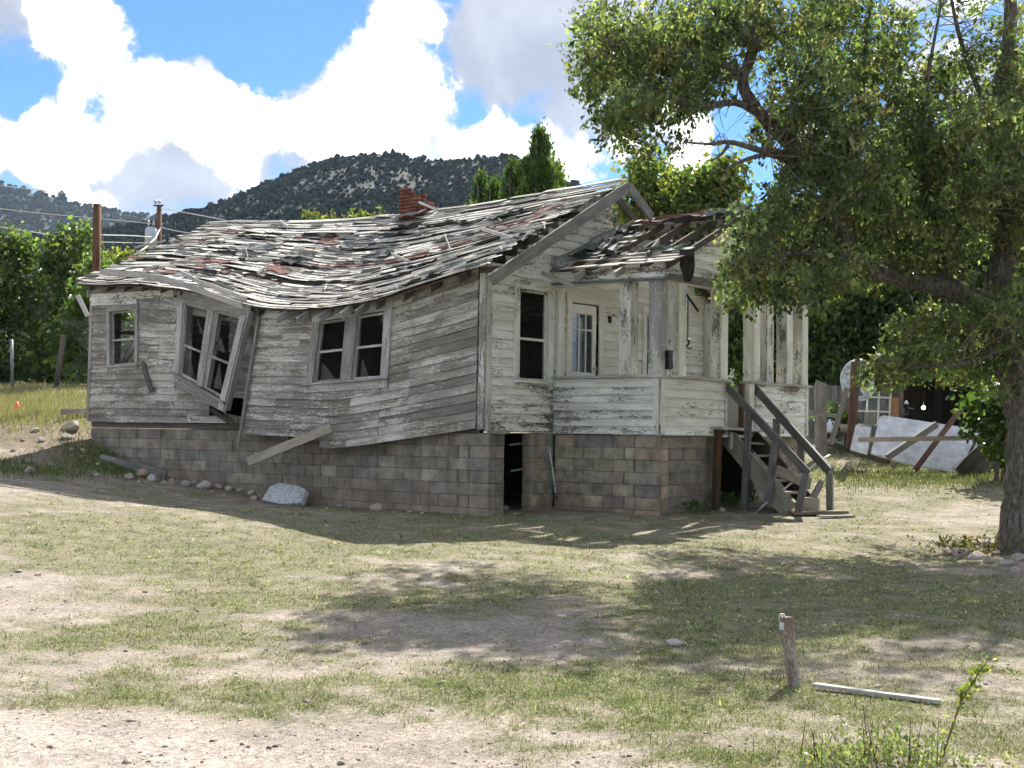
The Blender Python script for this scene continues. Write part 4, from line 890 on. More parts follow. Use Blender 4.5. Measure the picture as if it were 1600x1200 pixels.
plank('corner_board', (1.722, -2.13, 1.36), (1.722, -2.13, 2.26), (0, 1, 0), .11, .022, M_PORCH, porch)
for lo, hi in [((1.80, -2.13, 1.5), (1.83, -.06, 2.24)), ((1.84, -2.16, 1.5), (3.74, -2.13, 2.24)), ((4.80, -2.16, 1.36), (6.66, -2.13, 2.24)), ((6.69, -2.1, 1.36), (6.73, -.06, 2.24))]: box('inner_panel', lo, hi, M_INNER, porch)
plank('rail_cap', (1.78, -.05, 2.285), (1.78, -2.28, 2.285), (1, 0, 0), .24, .04, M_CASE, porch, 3, .002); plank('rail_cap', (1.91, -2.17, 2.283), (3.82, -2.17, 2.283), (0, 1, 0), .24, .04, M_CASE, porch, 3, .002)
plank('rail_cap', (4.5, -2.17, 2.283), (6.8, -2.17, 2.283), (0, 1, 0), .24, .04, M_CASE, porch, 3, .002); plank('rail_cap', (6.72, -2.04, 2.283), (6.72, -.05, 2.283), (1, 0, 0), .24, .04, M_CASE, porch)
plank('newel', (4.62, -2.16, 1.44), (4.62, -2.16, 2.262), (1, 0, 0), .17, .15, M_INNER, porch); plank('newel', (4.42, -2.13, 1.44), (4.42, -2.13, 2.26), (1, 0, 0), .07, .07, M_BROWN, porch)
CT = 3.83
for x, y, m in [(1.86, -1.50, M_COLW), (1.85, -2.08, M_COLG), (2.40, -2.08, M_COLW), (3.74, -2.08, M_COLW), (4.86, -2.08, M_COLW), (5.56, -1.95, M_COLW), (6.08, -2.08, M_COLW), (6.69, -2.08, M_COLW), (6.69, -1.35, M_COLW), (6.69, -.14, M_COLW)]:
    # four boards boxed round a core, one of them a little proud
    c_ = bpy.data.objects.new('column', None); link(c_, porch); l = random.uniform(-.012, .012); h = .2
    for dx, dy, wd in [(-h/2, 0, (0, 1, 0)), (h/2, 0, (0, 1, 0)), (0, -h/2, (1, 0, 0)), (0, h/2, (1, 0, 0))]:
        w_ = h+.018 if dx == 0 else h-.022
        plank('column_board', (x+dx, y+dy, 2.306), (x+dx+l, y+dy+l, CT), wd, w_, .02, m, c_, 2)
plank('pilaster', (1.90, -.06, 2.31), (1.90, -.06, CT), (1, 0, 0), .17, .05, M_INNER, porch)
# beams and friezes
plank('beam', (1.85, -.05, 3.885), (1.85, -2.2, 3.885), (0, 0, 1), .10, .18, M_INNER, porch); plank('beam', (1.95, -2.08, 3.885), (6.8, -2.08, 3.885), (0, 0, 1), .10, .18, M_INNER, porch); plank('beam', (6.69, -.05, 3.885), (6.69, -1.97, 3.885), (0, 0, 1), .10, .18, M_INNER, porch)
plank('frieze', (1.735, -.02, 3.99), (1.735, -2.28, 3.95), (0, 0, 1), .17, .022, M_FRONT, porch, 3, .004); plank('frieze', (1.72, -.02, 3.875), (1.72, -2.3, 3.845), (1, 0, 0), .10, .03, M_FLASH, porch, 3, .004)
plank('flashing_strip', (1.72, -2.31, 3.87), (6.95, -2.31, 3.87), (0, -.8, .6), .15, .012, M_FLASH, porch, 6, .006)
def PRL(y, u): return V(1.62+2.60*u, y, 4.06+1.18*u+.035*(float(vnoise(y*1.6, u*5, 3))-.5))
def PRR(y, u): return V(4.22+2.80*u, y, 5.24-1.31*u)
nL = unit(V(-1.18, 0, 2.6)); nR = unit(V(1.31, 0, 2.8)); proof = part('porch_roof')
def phole(y, u, side):
    if side == 'L': return (.26 < u < .80) and (-2.4 < y < -.6)
    return (.12 < u < .7 and -2.1 < y < -.55)
for side_, SURF, nn in (('L', PRL, nL), ('R', PRR, nR)):
    for i in range(17):
        y = -2.48+random.uniform(-.08, .1)
        while y < -.03:
            y2 = min(y+random.choice([.5, .8, 1.2]), -.02); um = (i+.5)/17
            seg_ = [(y, y2)]
            if phole((y+y2)/2, um, side_) or random.random() < .06: seg_ = []
            for a, b in seg_:
                u0_, u1 = (i/17, (i+1.1)/17) if side_ == 'L' else ((i-.1)/17, (i+1)/17); lf = abs(random.gauss(0, .015)); k0, k1 = (.03, .01) if side_ == 'L' else (.01, .03); tw = random.gauss(0, .02)
                fr = []
                for yy, e_ in ((a, 0), ((a+b)/2, .5), (b, 1)):
                    lo = SURF(yy, u0_)+nn*(k0+lf+tw*e_); hi = SURF(yy, u1)+nn*(k1+lf); fr.append(((lo+hi)/2, (hi-lo)/2, nn*.009))
                q = ribbon(fr); obj('roof_board', raw_mesh('roof_board', q[0], q[1], M_ROOF if random.random() < .5 else M_GREY, q[2]), proof)
            y = y2+.005
for y in (-.15, -.7, -1.25, -1.8, -2.3):
    for SURF in (PRL, PRR):
        q = ribbon([(SURF(y, u)-V(0, 0, .07), V(0, .022, 0), V(0, 0, .055)) for u in (.05, .5, .95)]); obj('rafter', raw_mesh('rafter', q[0], q[1], M_OLD, q[2]), proof)
for a, b in [((1010, 408), (1052, 372)), ((1075, 372), (1062, 400)), ((1020, 376), (1072, 392)), ((985, 400), (1030, 376))]: plank('broken_rafter', aty(*a, -1.5)+V(0, -.5*random.random(), 0), aty(*b, -1.3), (0, 0, 1), .08, .04, M_OLD, proof)
PLn = lambda y, u: nL
for y0, u0_, y1, u1, m in [(-1.6, .86, -.3, .97, M_SHING), (-2.3, .78, -1.2, .85, M_TAR), (-.6, .34, -.1, .55, M_TARG), (-1.2, .16, -.2, .24, M_TAR), (-2.3, .2, -1.4, .26, M_TARG), (-.6, .66, -.2, .76, M_TAR), (-2.4, .86, -1.7, .98, M_TARG)]:
    roof_sheet('torn_roofing_felt', ((y0, u0_), (y1, u1)), m, .05, 5, .06, proof, PRL, PLn, .12)
# tar paper hanging over the corner of the porch roof
q = ribbon([(V(x, y, z), V(.05, -.09, 0)*k, V(.006, .004, 0)) for x, y, z, k in [(2.2, -2.42, 4.33, 1), (2.02, -2.5, 4.32, 1.2), (1.95, -2.55, 4.2, 1.1), (2.0, -2.52, 4.05, 1.2), (1.98, -2.55, 3.92, .9), (2.04, -2.5, 3.80, .5)]]); obj('hanging_tar_paper', raw_mesh('hanging_tar_paper', q[0], q[1], M_TAR, q[2]), proof)
def trough(name, pts, r, mat, parent):
    vs_, fs = [], []; n_ = 9; ax = unit(pts[-1]-pts[0]); sd = unit(np.cross(ax, V(0, -.5, 1))); up = np.cross(sd, ax); up = up if up[2] > 0 else -up
    for p in pts:
        for rad in (r, r-.012):
            for k in range(n_): a = math.pi*(1.05*k/(n_-1)-.02)+.5; vs_.append(p+sd*math.cos(a)*rad-up*math.sin(a)*rad*.95)
    st = 2*n_
    for i in range(len(pts)-1):
        for k in range(n_-1):
            a = i*st+k; fs += [(a, a+1, a+st+1, a+st), (a+n_, a+n_+st, a+n_+st+1, a+n_+1)]
        for k in (0, n_-1): a = i*st+k; fs.append((a, a+st, a+st+n_, a+n_))
    for e_ in (0, (len(pts)-1)*st):
        for k in range(n_-1): fs.append((e_+k, e_+k+1, e_+n_+k+1, e_+n_+k))
    return obj(name, raw_mesh(name, vs_, fs, mat, smooth=True), parent)
for a, b, r_ in [((870, 411), (931, 382), .10), ((930, 379), (972, 359), .115), ((972, 362), (995, 350), .105)]: trough('gutter_length', [aty(*a, -.16), (aty(*a, -.16)+aty(*b, -.16))/2+V(0, 0, -.012), aty(*b, -.16)], r_, M_TUBE, proof)
plank('flashing_strip', PRL(-.95, .10)+V(0, 0, .07), PRL(-.55, .45)+V(0, 0, .07), (0, 1, 0), .13, .012, M_FLASH, proof, 2)
plank('eave_stub', aty(846, 426, -.32), aty(895, 447, -.75), (0, 0, 1), .07, .05, M_GREY, proof)
for y in (-.75, -1.55): plank('eave_stub', (1.62, y, 4.02), (1.36, y-.02, 3.90), (0, 0, 1), .11, .05, M_CASE, proof)
# porch gable above the steps
gable = part('porch_gable')
for i in range(9):
    z = 3.97+.145*i; h_ = (5.18-z-.07)/.468
    if h_ < .2: continue
    a, b = 4.22-h_, 4.22+h_
    def SG(s, t, z=z): return V(s, -2.22, z+.145*t)
    surf_boards('siding_board', SG, [0, 1], hl, lambda t, w: (max(a, 1.7), min(b, 6.8)) if w == 'range' else [3.3 if i % 2 else 4.6], M_FRONT, gable, surf_outer, seg=3)
# ------------------------------------------------------------------ wooden steps of the porch
sx0, sx1 = 3.78, 4.76; gs = g1(4.2, -3.5)
steps = thing('porch_steps', (4.27, -3.5, gs), 'steep weathered wooden steps with board handrails climbing to the porch', 'steps')
plank('stringer', (sx0+.03, -2.22, 1.32), (sx0+.03, -3.40, gs+.05), (0, .7, .7), .30, .05, M_TAN, steps, 4, .006, rag=.05)
plank('stringer', (sx1-.08, -2.22, 1.32), (sx1-.08, -3.40, gs+.05), (0, .7, .7), .28, .05, M_OLD, steps, 3, .006, rag=.05)
for k in range(6):
    z = 1.22-.205*k; y = -2.36-.19*k
    plank('tread', (sx0+.06, y, z), (sx1-.11, y+random.uniform(-.02, .02), z+random.uniform(-.02, .02)), (0, 1, 0), .25, .04, M_GREY if k < 4 else M_TAN, steps, 2, .006, rag=.03)
for px, py, a, b in [(1213, 735, .3, .25), (1238, 745, .26, .22)]:
    p = aty(px, py, -3.25); plank('fallen_board', p, p+V(.42, -.1, -.12), (0, .3, 1), .2, .04, M_TAN, steps, 1, rag=.04)
plank('landing_board', (3.25, -2.33, 1.47), (4.95, -2.36, 1.44), (0, 1, 0), .24, .045, M_CASE, steps, 2, .004, rag=.03)
plank('support_post', (3.40, -2.24, g1(3.4, -2.24)-.05), (3.43, -2.26, 1.44), (1, 0, 0), .13, .10, M_BROWN, steps)
plank('cleat', (3.62, -2.40, 1.12), (3.62, -2.40, 1.40), (1, 0, 0), .09, .03, M_GREY, steps)
for a, b in [((1170, 646), (1163, 792)), ((1211, 690), (1199, 784)), ((1260, 740), (1245, 806))]: plank('rail_post', atx(*b, 3.72)-V(0, 0, .03), atx(*a, 3.72), (0, 1, 0), .11, .06, M_RAIL, steps, 1)
plank('handrail', atx(1135, 603, 3.76), atx(1263, 740, 3.76), (0, .7, .7), .13, .045, M_RAIL, steps, 3, .002)
for a, b in [((1213, 654), (1214, 742)), ((1296, 738), (1297, 803)), ((1251, 690), (1252, 745))]: plank('rail_post', atx(*b, 4.80)-V(0, 0, .03), atx(*a, 4.80), (0, 1, 0), .11, .06, M_RAIL if a[0] < 1260 else M_GREY, steps, 1)
plank('handrail', atx(1177, 604, 4.76), atx(1295, 737, 4.76), (0, .7, .7), .13, .045, M_RAIL, steps, 3, .002)
plank('handrail', atx(1179, 602, 4.86), atx(1296, 730, 4.86), (1, 0, 0), .09, .035, M_CASE, steps, 3, .002)
tube_obj('metal_pipe', [atx(1180, 804, 3.55), atx(1192, 790, 3.6), atx(1285, 717, 4.98), atx(1297, 711, 5.05)], [.012, .016, .016, .012], M_STEEL, None, 8, base=atx(1180, 804, 3.55)); tag(bpy.context.scene.objects['metal_pipe'], 'thin silver pipe leaning diagonally across the porch steps', 'pipe')
def scrap(name, p, dims, rot, mat, label, cat, group=None):
    bm = bevel_box(*dims, .02); rr_ = random.Random(int(p[0]*100))
    for v in bm.verts: v.co += Vector((rr_.uniform(-1, 1), rr_.uniform(-1, 1), rr_.uniform(-1, 1)))*.012
    me = bpy.data.meshes.new(name); bm.to_mesh(me); bm.free(); me.materials.append(mat); o = bpy.data.objects.new(name, me); o.location = Vector(p); o.rotation_euler = rot; COL.objects.link(o); return tag(o, label, cat, group)
p = atx(1266, 800, 4.25); scrap('timber_block', (p[0], p[1], g1(p[0], p[1])+.15), (.36, .3, .24), (0, .05, .4), M_TAN, 'squared chunk of old timber lying at the foot of the porch steps', 'timber')
p = atx(1272, 780, 4.6); scrap('timber_slab', (p[0], p[1], g1(p[0], p[1])+.28), (.3, .09, .52), (.5, .25, .5), M_RAIL, 'dark timber slab tilted behind the squared chunk by the steps', 'timber')
p = atg(1275, 806); plank('ground_plank', (p[0]-.5, p[1]+.2, p[2]+.05), (p[0]+.5, p[1]-.25, p[2]+.05), (.4, .9, 0), .22, .05, M_TAN, None, 2, .005, rag=.04, base=True); tag(scene.objects['ground_plank'], 'rotten plank flat on the grass below the last porch step', 'plank')
p = atg(1300, 810); plank('short_board', (p[0]-.22, p[1]+.1, p[2]+.03), (p[0]+.35, p[1]-.2, p[2]+.03), (.4, .9, 0), .13, .03, M_LATH, None, 1, rag=.03, base=True); tag(scene.objects['short_board'], 'short pale board in the grass right of the porch steps', 'board')
# ------------------------------------------------------------------ loose things on and by the house
plank('fallen_siding_plank', atx(518, 668, -.50), atx(388, 722, -.72), (.2, 0, 1), .17, .03, M_TAN, None, 4, .004, rag=.03, base=True); tag(scene.objects['fallen_siding_plank'], 'long loose board hanging diagonally across the block foundation', 'plank')
plank('hanging_board', atx(222, 566, -.07), atx(236, 612, -.09), (0, 1, 0), .11, .02, M_RAIL, None, 1, rag=.02, base=True); tag(scene.objects['hanging_board'], 'short dark board dangling below the small left window', 'board')
plank('leaning_strip', atd(121, 461, 31), atd(137, 494, 31), (.3, -.3, .8), .10, .03, M_LATH, None, 1, base=True); tag(scene.objects['leaning_strip'], 'pale board sticking out behind the far left corner of the house', 'board')
mb = thing('mailbox', (1.78, -2.36, 2.45), 'small black mailbox hung on the grey porch corner post', 'mailbox')
box('body', (1.88, -2.27, 2.40), (1.99, -2.20, 2.67), M_BLACK, mb); box('lid', (1.875, -2.28, 2.675), (1.995, -2.20, 2.70), M_BLACK, mb)
hk = thing('hanging_chain', (4.7, -1.0, 2.9), 'rusty chain with hook hanging inside the porch', 'chain')
pc = atd(1075, 462, 24.2); n_ = 16
for k in range(n_):
    z = pc[2]-.05*k; a = k % 2; tube_obj('link', [(pc[0]-.012*(1-a), pc[1]-.012*a, z), (pc[0]-.012*(1-a), pc[1]-.012*a, z-.05), (pc[0]+.012*(1-a), pc[1]+.012*a, z-.05), (pc[0]+.012*(1-a), pc[1]+.012*a, z), (pc[0]-.012*(1-a), pc[1]-.012*a, z)], .006, M_BLACK, hk, 5)
tube_obj('hook', [(pc[0], pc[1], pc[2]-.8), (pc[0]+.05, pc[1], pc[2]-.76), (pc[0]+.03, pc[1], pc[2]-.86), (pc[0]-.04, pc[1], pc[2]-.9)], .018, M_BLACK, hk, 6); plank('hanger_rod', (pc[0]-.1, pc[1], pc[2]+.05), (pc[0]+.35, pc[1], pc[2]-.25), (0, 0, 1), .03, .03, M_BLACK, hk)
cd = thing('conduit', tuple(atx(865, 782, 1.68)), 'pair of thin bent pipes leaning on the blocks beside the crawl opening', 'pipe')
tube_obj('pipe', [atx(861, 560, 1.70), atx(860, 670, 1.68), atx(857, 720, 1.66), atx(864, 780, 1.60)], .012, M_GALV, cd); tube_obj('pipe', [atx(858, 700, 1.66), atx(864, 735, 1.62), atx(869, 780, 1.55)], .016, M_TUBE, cd); tube_obj('clamp', [atx(868, 770, 1.55), atx(869, 782, 1.55)], .024, M_BROWN, cd)
for a, b, nm in [((796, 695), (823, 692), 'upper'), ((798, 736), (822, 732), 'lower')]:
    o = plank('crawl_lath', aty(*a, .42), aty(*b, .18), (0, 0, 1), .03, .02, M_LATH, None, base=True); tag(o, f'{nm} pale lath across the dark crawl space opening', 'lath')
# stones and rubble
RK = [bpy.data.meshes.new('stone') for _ in range(6)]
for i, me in enumerate(RK):
    v, f = rock_shape(20+i, 2); me.from_pydata([tuple(x) for x in v], [], f); me.materials.append(M_STONE)
def stone(p, s, label, group=None, name='stone', sink=.25):
    o = bpy.data.objects.new(name, random.choice(RK)); o.location = (p[0], p[1], p[2]+s[2]*(1-2*sink)); o.scale = s; o.rotation_euler = (random.uniform(-.25, .25), random.uniform(-.25, .25), random.uniform(0, 6.28)); COL.objects.link(o); return tag(o, label, 'stone', group)
def px_stone(px, py, w, label, group=None, flatness=.65):
    p = atg(px, py); D = (p-CAM)@fv; r_ = w/2/FPX*D; return stone(p, (r_*random.uniform(.95, 1.15), r_*random.uniform(.75, 1.0), r_*flatness), label, group)
ORD = ['first', 'second', 'third', 'fourth', 'fifth', 'sixth', 'seventh', 'eighth', 'ninth', 'tenth', 'eleventh', 'twelfth', 'thirteenth', 'fourteenth', 'fifteenth', 'sixteenth', 'seventeenth', 'eighteenth', 'nineteenth']
for k_, (px, py, w) in enumerate(sorted([(201, 748, 18), (216, 755, 9), (238, 752, 22), (224, 745, 24), (256, 757, 12), (268, 757, 19), (290, 760, 20), (303, 757, 14), (318, 763, 28), (340, 764, 18), (358, 767, 15), (375, 768, 11), (393, 773, 14), (407, 776, 10), (330, 771, 8), (350, 775, 8), (455, 787, 10), (398, 782, 14)])):
    px_stone(px, py, w, ORD[k_]+' stone from the left in the row along the block foundation', 'stones along the foundation')
px_stone(588, 798, 25, 'rounded tan stone by itself against the block foundation'); px_stone(532, 792, 16, 'flat brown stone lying at the foundation under the double window', None, .3)
px_stone(770, 799, 26, 'white angular stone at the corner beside the crawl opening'); px_stone(787, 797, 19, 'grey stone next to the white one at the crawl opening')
for px, py, w, lb in [(640, 802, 10, 'small stone right of the lone rounded tan one at the foundation'), (615, 802, 8, 'tiny stone touching the lone rounded tan one at the foundation'), (660, 804, 8, 'tiny stone nearest the near house corner on the long side'), (510, 795, 7, 'tiny stone left of the flat brown one under the double window'), (780, 806, 6, 'pebble in the grass in front of the crawl opening'), (1042, 802, 12, 'reddish stone nearest the porch corner pier'), (1062, 798, 14, 'middle of three stones under the porch front blocks'), (1080, 796, 13, 'right one of three stones under the porch front blocks'), (1128, 800, 14, 'stone in the weeds just left of the porch steps')]: px_stone(px, py, w, lb, 'small stones by the blocks')
for k_, (px, py, w) in enumerate(sorted([(1482, 868, 20), (1500, 870, 30), (1524, 874, 25), (1546, 880, 24), (1556, 868, 16), (1572, 884, 26), (1590, 876, 24), (1598, 890, 22), (1586, 895, 18), (1543, 853, 20)])): px_stone(px, py, w, ORD[k_]+' stone from the left of the low border around the big tree', 'stones around the tree')
for k_, (px, py, w) in enumerate(sorted([(46, 740, 22), (56, 675, 14), (64, 690, 14), (103, 688, 20), (28, 752, 8), (80, 728, 10), (150, 745, 12), (152, 728, 9), (20, 706, 8), (110, 705, 10), (75, 650, 8), (35, 690, 9), (10, 720, 10), (125, 715, 7), (90, 600, 14), (72, 597, 18)])): px_stone(px, py, w, ORD[k_]+' stone from the left on the rough slope beside the house', 'stones on the slope')
for k_, (px, py, w) in enumerate(sorted([(198, 1020, 12), (527, 968, 12), (480, 1100, 14), (935, 965, 12), (1055, 1010, 34), (1253, 968, 6), (720, 890, 6), (690, 1070, 14), (80, 1170, 14), (165, 1135, 11), (333, 1160, 14), (205, 1130, 18), (420, 1170, 12), (560, 1045, 8), (1372, 1077, 16), (380, 990, 8), (60, 900, 12), (28, 895, 16), (1487, 1082, 10)])): px_stone(px, py, w, ORD[k_]+' stone from the left lying on the open ground in front', 'stones scattered on the open ground', .4)
def slab_shape(name, pts, th, mat, label, cat):
    P = [np.asarray(p, float) for p in pts]; n = unit(np.cross(P[1]-P[0], P[-1]-P[0])); c = sum(P)/len(P); k = len(P)
    vs_ = [p-n*th/2 for p in P]+[p+n*th/2 for p in P]; fs = [tuple(range(k))[::-1], tuple(range(k, 2*k))]+[(i, (i+1) % k, (i+1) % k+k, i+k) for i in range(k)]
    b = min(P, key=lambda p: p[2]); o = obj(name, raw_mesh(name, vs_, fs, mat), None, base=(c[0], c[1], b[2])); return tag(o, label, cat)
slab_shape('concrete_slab', [atx(411, 783, -.55), atx(425, 762, -.35), atx(438, 757, -.25), atx(470, 762, -.25), atx(481, 768, -.25), atx(473, 788, -.55), atx(440, 790, -.6)], .09, M_SLAB, 'broken blue grey concrete slab propped against the foundation', 'slab')
# heap at the far corner of the house
p = atg(112, 672); stone(p, (.30, .2, .13), 'pale broken slab at the far left corner of the foundation', None, 'rubble_slab'); p = atg(125, 655); plank('old_beam', (p[0]-.5, p[1]-.1, p[2]+.15), (p[0]+.5, p[1]+.3, p[2]+.18), (0, 0, 1), .13, .13, M_GREY, None, 1, rag=.03, base=True); tag(scene.objects['old_beam'], 'weathered beam end lying behind the rubble at the far corner', 'beam')
plank('edging_board', (-.6, 9.6, g1(-.6, 9.6)+.05), (-.25, 7.9, g1(-.25, 7.9)+.08), (0, 0, 1), .16, .05, M_GREY, None, base=True); tag(scene.objects['edging_board'], 'half buried grey board on the bank beside the foundation', 'board')
# post with a padlock and a plank in the foreground
pb = atg(1242, 1074); Dp = (pb-CAM)@fv; post = thing('stub_post', tuple(pb), 'short weathered wooden post with flaking red brown paint standing in the front yard', 'post')
plank('post_timber', pb-V(0, 0, .12), pb+rv*(-13/FPX*Dp)+V(0, 0, 110/FPX*Dp), rv, .07, .06, paint_mat('stub_paint', .45, (.10, .065, .048), (.24, .17, .135), (.36, .33, .31), su=5, sv=22), post, 4, .003, rag=.015)
pt = pb+rv*(-22/FPX*Dp)+V(0, 0, 95/FPX*Dp)-fv*.02; lo = pt-V(.03, .03, .05)
me = bev_mesh('lock_body', .028, .03, .05, M_ZINC, .006); o = bpy.data.objects.new('lock_body', me); o.location = Vector(pt); o.rotation_euler = (0, 0, YAW); link(o, post)
tube_obj('shackle', [pt+V(0, 0, .03)+rv*.015, pt+V(0, 0, .075)+rv*.012, pt+V(0, 0, .075)-rv*.012, pt+V(0, 0, .03)-rv*.015], .006, M_STEEL, post, 6)
a, b = atg(1272, 1078), atg(1466, 1105); plank('lawn_plank', a+V(0, 0, .03), b+V(0, 0, .02), fh, .06, .02, M_LATH, None, 5, .003, rag=.02, base=True); tag(scene.objects['lawn_plank'], 'narrow pale plank lying in the grass beside the stub post', 'plank')
# ------------------------------------------------------------------ cone, poles and cables, back fence on the left
pcn = atg(26, 643); cn = thing('traffic_cone', tuple(pcn), 'small orange traffic cone on the grassy slope at far left', 'cone'); ch = 16/FPX*((pcn-CAM)@fv)
tube_obj('cone', [pcn+V(0, 0, .01), pcn+V(0, 0, ch*.55), pcn+V(0, 0, ch)], [ch*.36, ch*.24, ch*.1], M_CONE, cn, 16); box('base', tuple(pcn-V(ch*.45, ch*.45, .02)), tuple(pcn+V(ch*.45, ch*.45, .015)), M_CONE, cn)
def pole(px, ytop, ybot, D, w, label):
    t_, b_ = atd(px, ytop, D), atd(px-5 if px < 200 else px, ybot, D); b_[2] = g1(b_[0], b_[1])-.3; th = thing('utility_pole', (b_[0], b_[1], b_[2]+.3), label, 'pole')
    r_ = w/2/FPX*D; vs_, fs = tube([b_, (t_+b_)/2, t_], [r_*1.12, r_*1.06, r_], 14); uvs = []
    for f in fs:
        for i in f: uvs.append((vs_[i][2], (i % 14)*.07))
    obj('pole_shaft', raw_mesh('pole_shaft', vs_, fs, M_POLE, uvs, True), th); return th, t_, b_
pole(152, 319, 650, 33, 12.5, 'thick brown wooden pole rising behind the far left corner of the house')
th2, tp2, _ = pole(249, 322, 400, 75, 8, 'farther brown utility pole carrying a grey transformer above the roof')
tr_ = atd(236, 371, 74.6); tube_obj('transformer', [tr_-V(0, 0, .62), tr_-V(0, 0, .58), tr_+V(0, 0, .45), tr_+V(0, 0, .55)], [.2, .33, .33, .22], M_ZINC, th2, 14)
for dx in (-3, 3): p = atd(246+dx, 318, 75); tube_obj('insulator', [p, p+V(0, 0, .12), p+V(0, 0, .2)], [.06, .1, .05], M_ZINC, th2, 8)
for dx in (-4, 4): p = atd(236+dx, 352, 74.6); tube_obj('bushing', [p, p+V(0, 0, .3)], [.07, .04], M_ZINC, th2, 8)
p = atd(247, 321, 75); plank('cross_bar', p-rv*.25, p+rv*.3, (0, 0, 1), .08, .08, M_POLE, th2)
def cable(pts, r_, label):
    P = [atd(*q) for q in pts]; out = []
    for i in range(len(P)-1):
        for k in range(8): out.append(P[i]+(P[i+1]-P[i])*k/8)
    out.append(P[-1]); o = tube_obj('power_line', out, r_, M_WIRE, None, 5, base=P[0]); return tag(o, label, 'cable')
cable([(-120, 312, 70), (60, 333, 73), (236, 349, 75)], .022, 'thin pale wire running from the left to the top of the far pole'); cable([(-120, 277, 70), (-20, 287, 72), (100, 302, 74), (160, 309, 76)], .022, 'highest thin wire crossing the far hills at left'); cable([(152, 367, 60), (200, 368, 68), (236, 370, 74)], .02, 'short wire reaching the grey transformer from the left')
cable([(-60, 345, 62), (150, 378, 70), (238, 380, 74)], .02, 'lowest wire passing behind the thick brown pole'); cable([(251, 325, 75), (300, 334, 62), (352, 344, 52)], .022, 'wire dropping from the far pole towards the roof ridge'); cable([(250, 355, 75), (276, 361, 70), (300, 365, 62), (325, 372, 50)], .022, 'second wire from the far pole ending behind the roof')
cable([(250, 357, 75), (243, 372, 72), (230, 385, 70), (212, 398, 68), (200, 403, 66)], .05, 'thick pale cable looping down from the far pole')
fence = thing('chain_link_fence', tuple(atg(110, 596)), 'chain link fence with leaning grey posts in front of the left bushes', 'fence')
for a, b in [((100, 523), (88, 592)), ((18, 530), (20, 590)), ((150, 500), (152, 590))]: tube_obj('fence_post', [atd(*b, 44.5)-V(0, 0, .3), atd(*a, 44.5)], .09 if a[0] == 100 else .05, M_OLD if a[0] == 100 else M_GALV, fence)
wr = []; c0, c1 = atd(88, 590, 44.7), atd(330, 590, 44.7); dv = unit(V(c1[0]-c0[0], c1[1]-c0[1], 0)); Lf = np.linalg.norm((c1-c0)[:2]); hF = 1.9
vs_, fs = [], []
for s in np.arange(0, Lf-hF, .11):
    for sg in (1, -1):
        a = c0+dv*s if sg > 0 else c0+dv*(s+hF); b = c0+dv*(s+hF) if sg > 0 else c0+dv*s
        a = V(a[0], a[1], c0[2]); b = V(b[0], b[1], c0[2]+hF); v, f = tube([a, b], .005, 3, False); o_ = len(vs_); vs_ += v; fs += [tuple(i+o_ for i in q) for q in f]
obj('wire_mesh', raw_mesh('wire_mesh', vs_, fs, M_GALV), fence)
# ------------------------------------------------------------------ clutter in the right-hand yard
def P_(px, py, D): return atd(px, py, D)
def pk(name, a, b, wd, w, th, mat, label, cat, **k):
    o = plank(name, a, b, wd, w, th, mat, None, base=True, **k); return tag(o, label, cat, None)
UP = V(0, 0, 1)
pf = thing('picket_fence', tuple(atg(1300, 690)), 'grey weathered picket fence behind the jug at the right', 'fence')
for i, px in enumerate(np.arange(1262, 1404, 5.4)):
    a = P_(px, 700, 35.5); a[2] = g1(a[0], a[1])-.05; b = P_(px, 604+random.uniform(-2, 3)-(px-1262)*.03, 35.5); plank('picket', a, b, r0, .082, .018, M_GREY, pf, rag=.02)
for py in (622, 660): plank('rail', P_(1258, py, 35.6), P_(1404, py-1, 35.6), UP, .09, .04, M_GREY, pf)
pk('split_post', P_(1282, 705, 31.2), P_(1281, 598, 31.2), r0, .24, .18, M_GREY, 'broad split old gatepost beside the porch end', 'post', seg=5, jit=.018, rag=.07)
pk('cross_rail', P_(1254, 644, 30.9), P_(1312, 650, 30.8), UP, .10, .05, M_GREY, 'horizontal grey rail nailed between gatepost and brace', 'rail')
pk('brace_board', P_(1298, 694, 30.6), P_(1324, 606, 30.6), r0, .11, .04, M_GREY, 'slanting grey brace board left of the brown posts', 'board')
pk('brown_post', P_(1327, 700, 30.4), P_(1334, 566, 30.4), r0, .10, .09, M_RED, 'darker leaning brown post behind the silver dish pole', 'post')
pk('tan_post', P_(1334, 700, 30.2), P_(1340, 559, 30.2), r0, .09, .08, M_BROWN, 'tall tan brown post in front of the silver dish', 'post')
pk('threshold_timber', atg(1277, 692)+V(0, 0, .05), atg(1388, 727)+V(0, 0, .05), UP, .16, .09, M_OLD, 'dark low timber lying along the grass edge below the panels', 'timber')
# dish wrapped in crumpled silver plastic
dc = P_(1342, 594, 30.9); dish = thing('silver_dish', tuple(dc-V(0, 0, .5)), 'round dish wrapped in crumpled silver plastic on the brown post', 'dish')
vs_, fs = [], []; NR_, NA = 7, 26; rr_ = random.Random(4)
for i in range(NR_+1):
    for k in range(NA):
        a = 2*math.pi*k/NA; r_ = i/NR_; rx, ry = 28/FPX*30.9*r_, 32/FPX*30.9*r_*(1.05 if math.sin(a) > 0 else .95)
        dep = .16*(1-r_*r_)+rr_.uniform(-.03, .03)*(i > 0); vs_.append(dc+r0*math.cos(a)*rx+UP*math.sin(a)*ry+fh*dep)
for i in range(NR_):
    for k in range(NA):
        k2 = (k+1) % NA; f = (i*NA+k, i*NA+k2, (i+1)*NA+k2, (i+1)*NA+k)
        if 1 < i < 6 and 18 <= k <= 20: continue
        fs.append(f)
